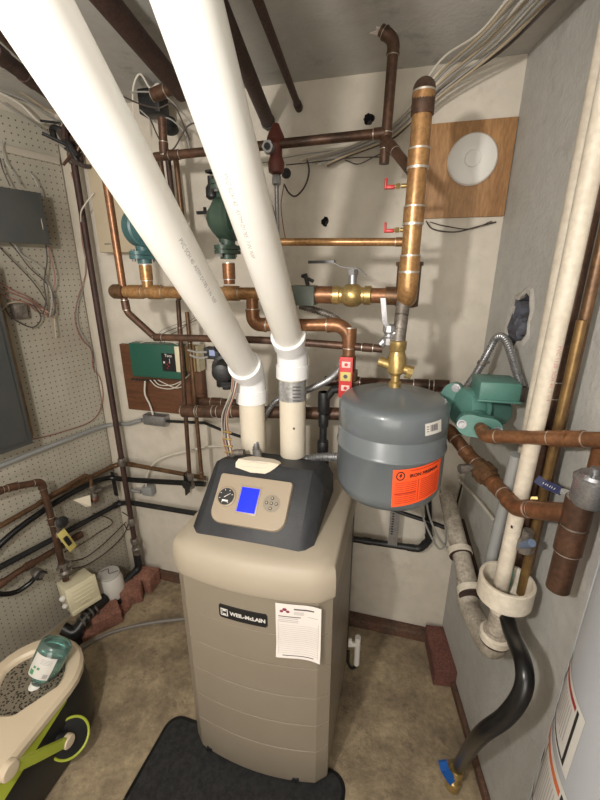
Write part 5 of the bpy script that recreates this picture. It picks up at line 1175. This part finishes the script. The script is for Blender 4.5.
t = T('drain_tee', 'white plastic drain tee with a black tube loop low on the boiler side', 'pipe fitting'); q = Y(359, 655, 1.08); a = Y(358, 637, 1.08)
m = M(WHT).tube([a, V((a.x, a.y, Y(359, 664, 1.08).z))], .0105, 18); m.tube([a-UP*.035, a-UP*.035-V((.035, -.0, 0))], .0095, 16); m.tube([a-UP*.022-V((.022, 0, 0)), a-UP*.022-V((.034, 0, 0))], .0125, 16); t.add('tee', m)
m = M(RUB).tube(spline([V((a.x+.004, a.y, a.z-.10)), V((a.x+.002, a.y, a.z-.135)), V((a.x-.014, a.y, a.z-.155)), V((a.x-.03, a.y, a.z-.13)), V((a.x-.032, a.y, a.z-.07))]), .006, 10); t.add('drain_tube', m); t.done()
# ------------------------------------------------------------------ water heater
HC = V((.647, .352, 0)); HR = .23
t = T('water_heater', 'grey cylindrical water heater tank cut off by the right edge', 'water heater')
m = M(HEAT).lathe(HC, UP, [(.0, HR-.02), (.02, HR-.012), (.03, HR), (1.28, HR), (1.30, HR-.012), (1.31, HR-.05), (1.315, .02)], 96); t.add('shell', m)
am, _ = tp(560, 690, HC, HR)
def hp(px, py): return tp(px, py, HC, HR)
a0 = hp(548, 742)[0]
r1 = hp(586, 722); left_a = hp(566, 668)
def hpatch(cor, h): return cylpatch(None, HC, HR, cor, h)
def lab(za, zb, aL, aR, stripe, rot=False):
    cor = [(aL, za), (aR, za), (aR, zb), (aL, zb)]
    m = M(LABW); f = hpatch(cor, .0008); g_ = hpatch(cor, .0013); g2 = hpatch(cor, .0017); m.grid(f, 16, 6)
    m.use(LABK); fb(m, g_, .02, .93, .05, .09, 10); fb(m, g_, .90, .93, .05, .94, 1); fb(m, g_, .02, .03, .05, .94, 1)
    m.use(stripe); fb(m, g_, .02, .88, .86, .93, 10)
    m.use(LABK); fb(m, g_, .50, .515, .09, .86, 1)
    m.use(INKG)
    for k in range(9): fb(m, g2, .545+.036*k, .555+.036*k, .2+.03*(k % 3), .80, 1)
    for k in range(6): fb(m, g2, .10+.05*k, .11+.05*k, .2, .80-.04*(k % 2), 1)
    m.use(LABK); fb(m, g2, .42, .46, .50, .66, 1)
    m.keep = True; return m
zA = r1[1]; zB = hp(568, 772)[1]
t.add('rating_label', lab(zA, zA-.135, r1[0]-.95, r1[0], LABR), None, 'upper white label with dark red and black borders')
zC = zA-.155; r2 = r1[0]+.10
t.add('warning_label', lab(zC, zC-.20, r2-.95, r2, LABO), None, 'lower white label with orange stripe')
m = M(HEAT); aa = hp(566, 640)[0]; 
m.tube([V((HC.x+math.cos(aa)*(HR+.001), HC.y+math.sin(aa)*(HR+.001), z)) for z in (.03, 1.27)], .0015, 6); t.add('jacket_seam', m); t.done()
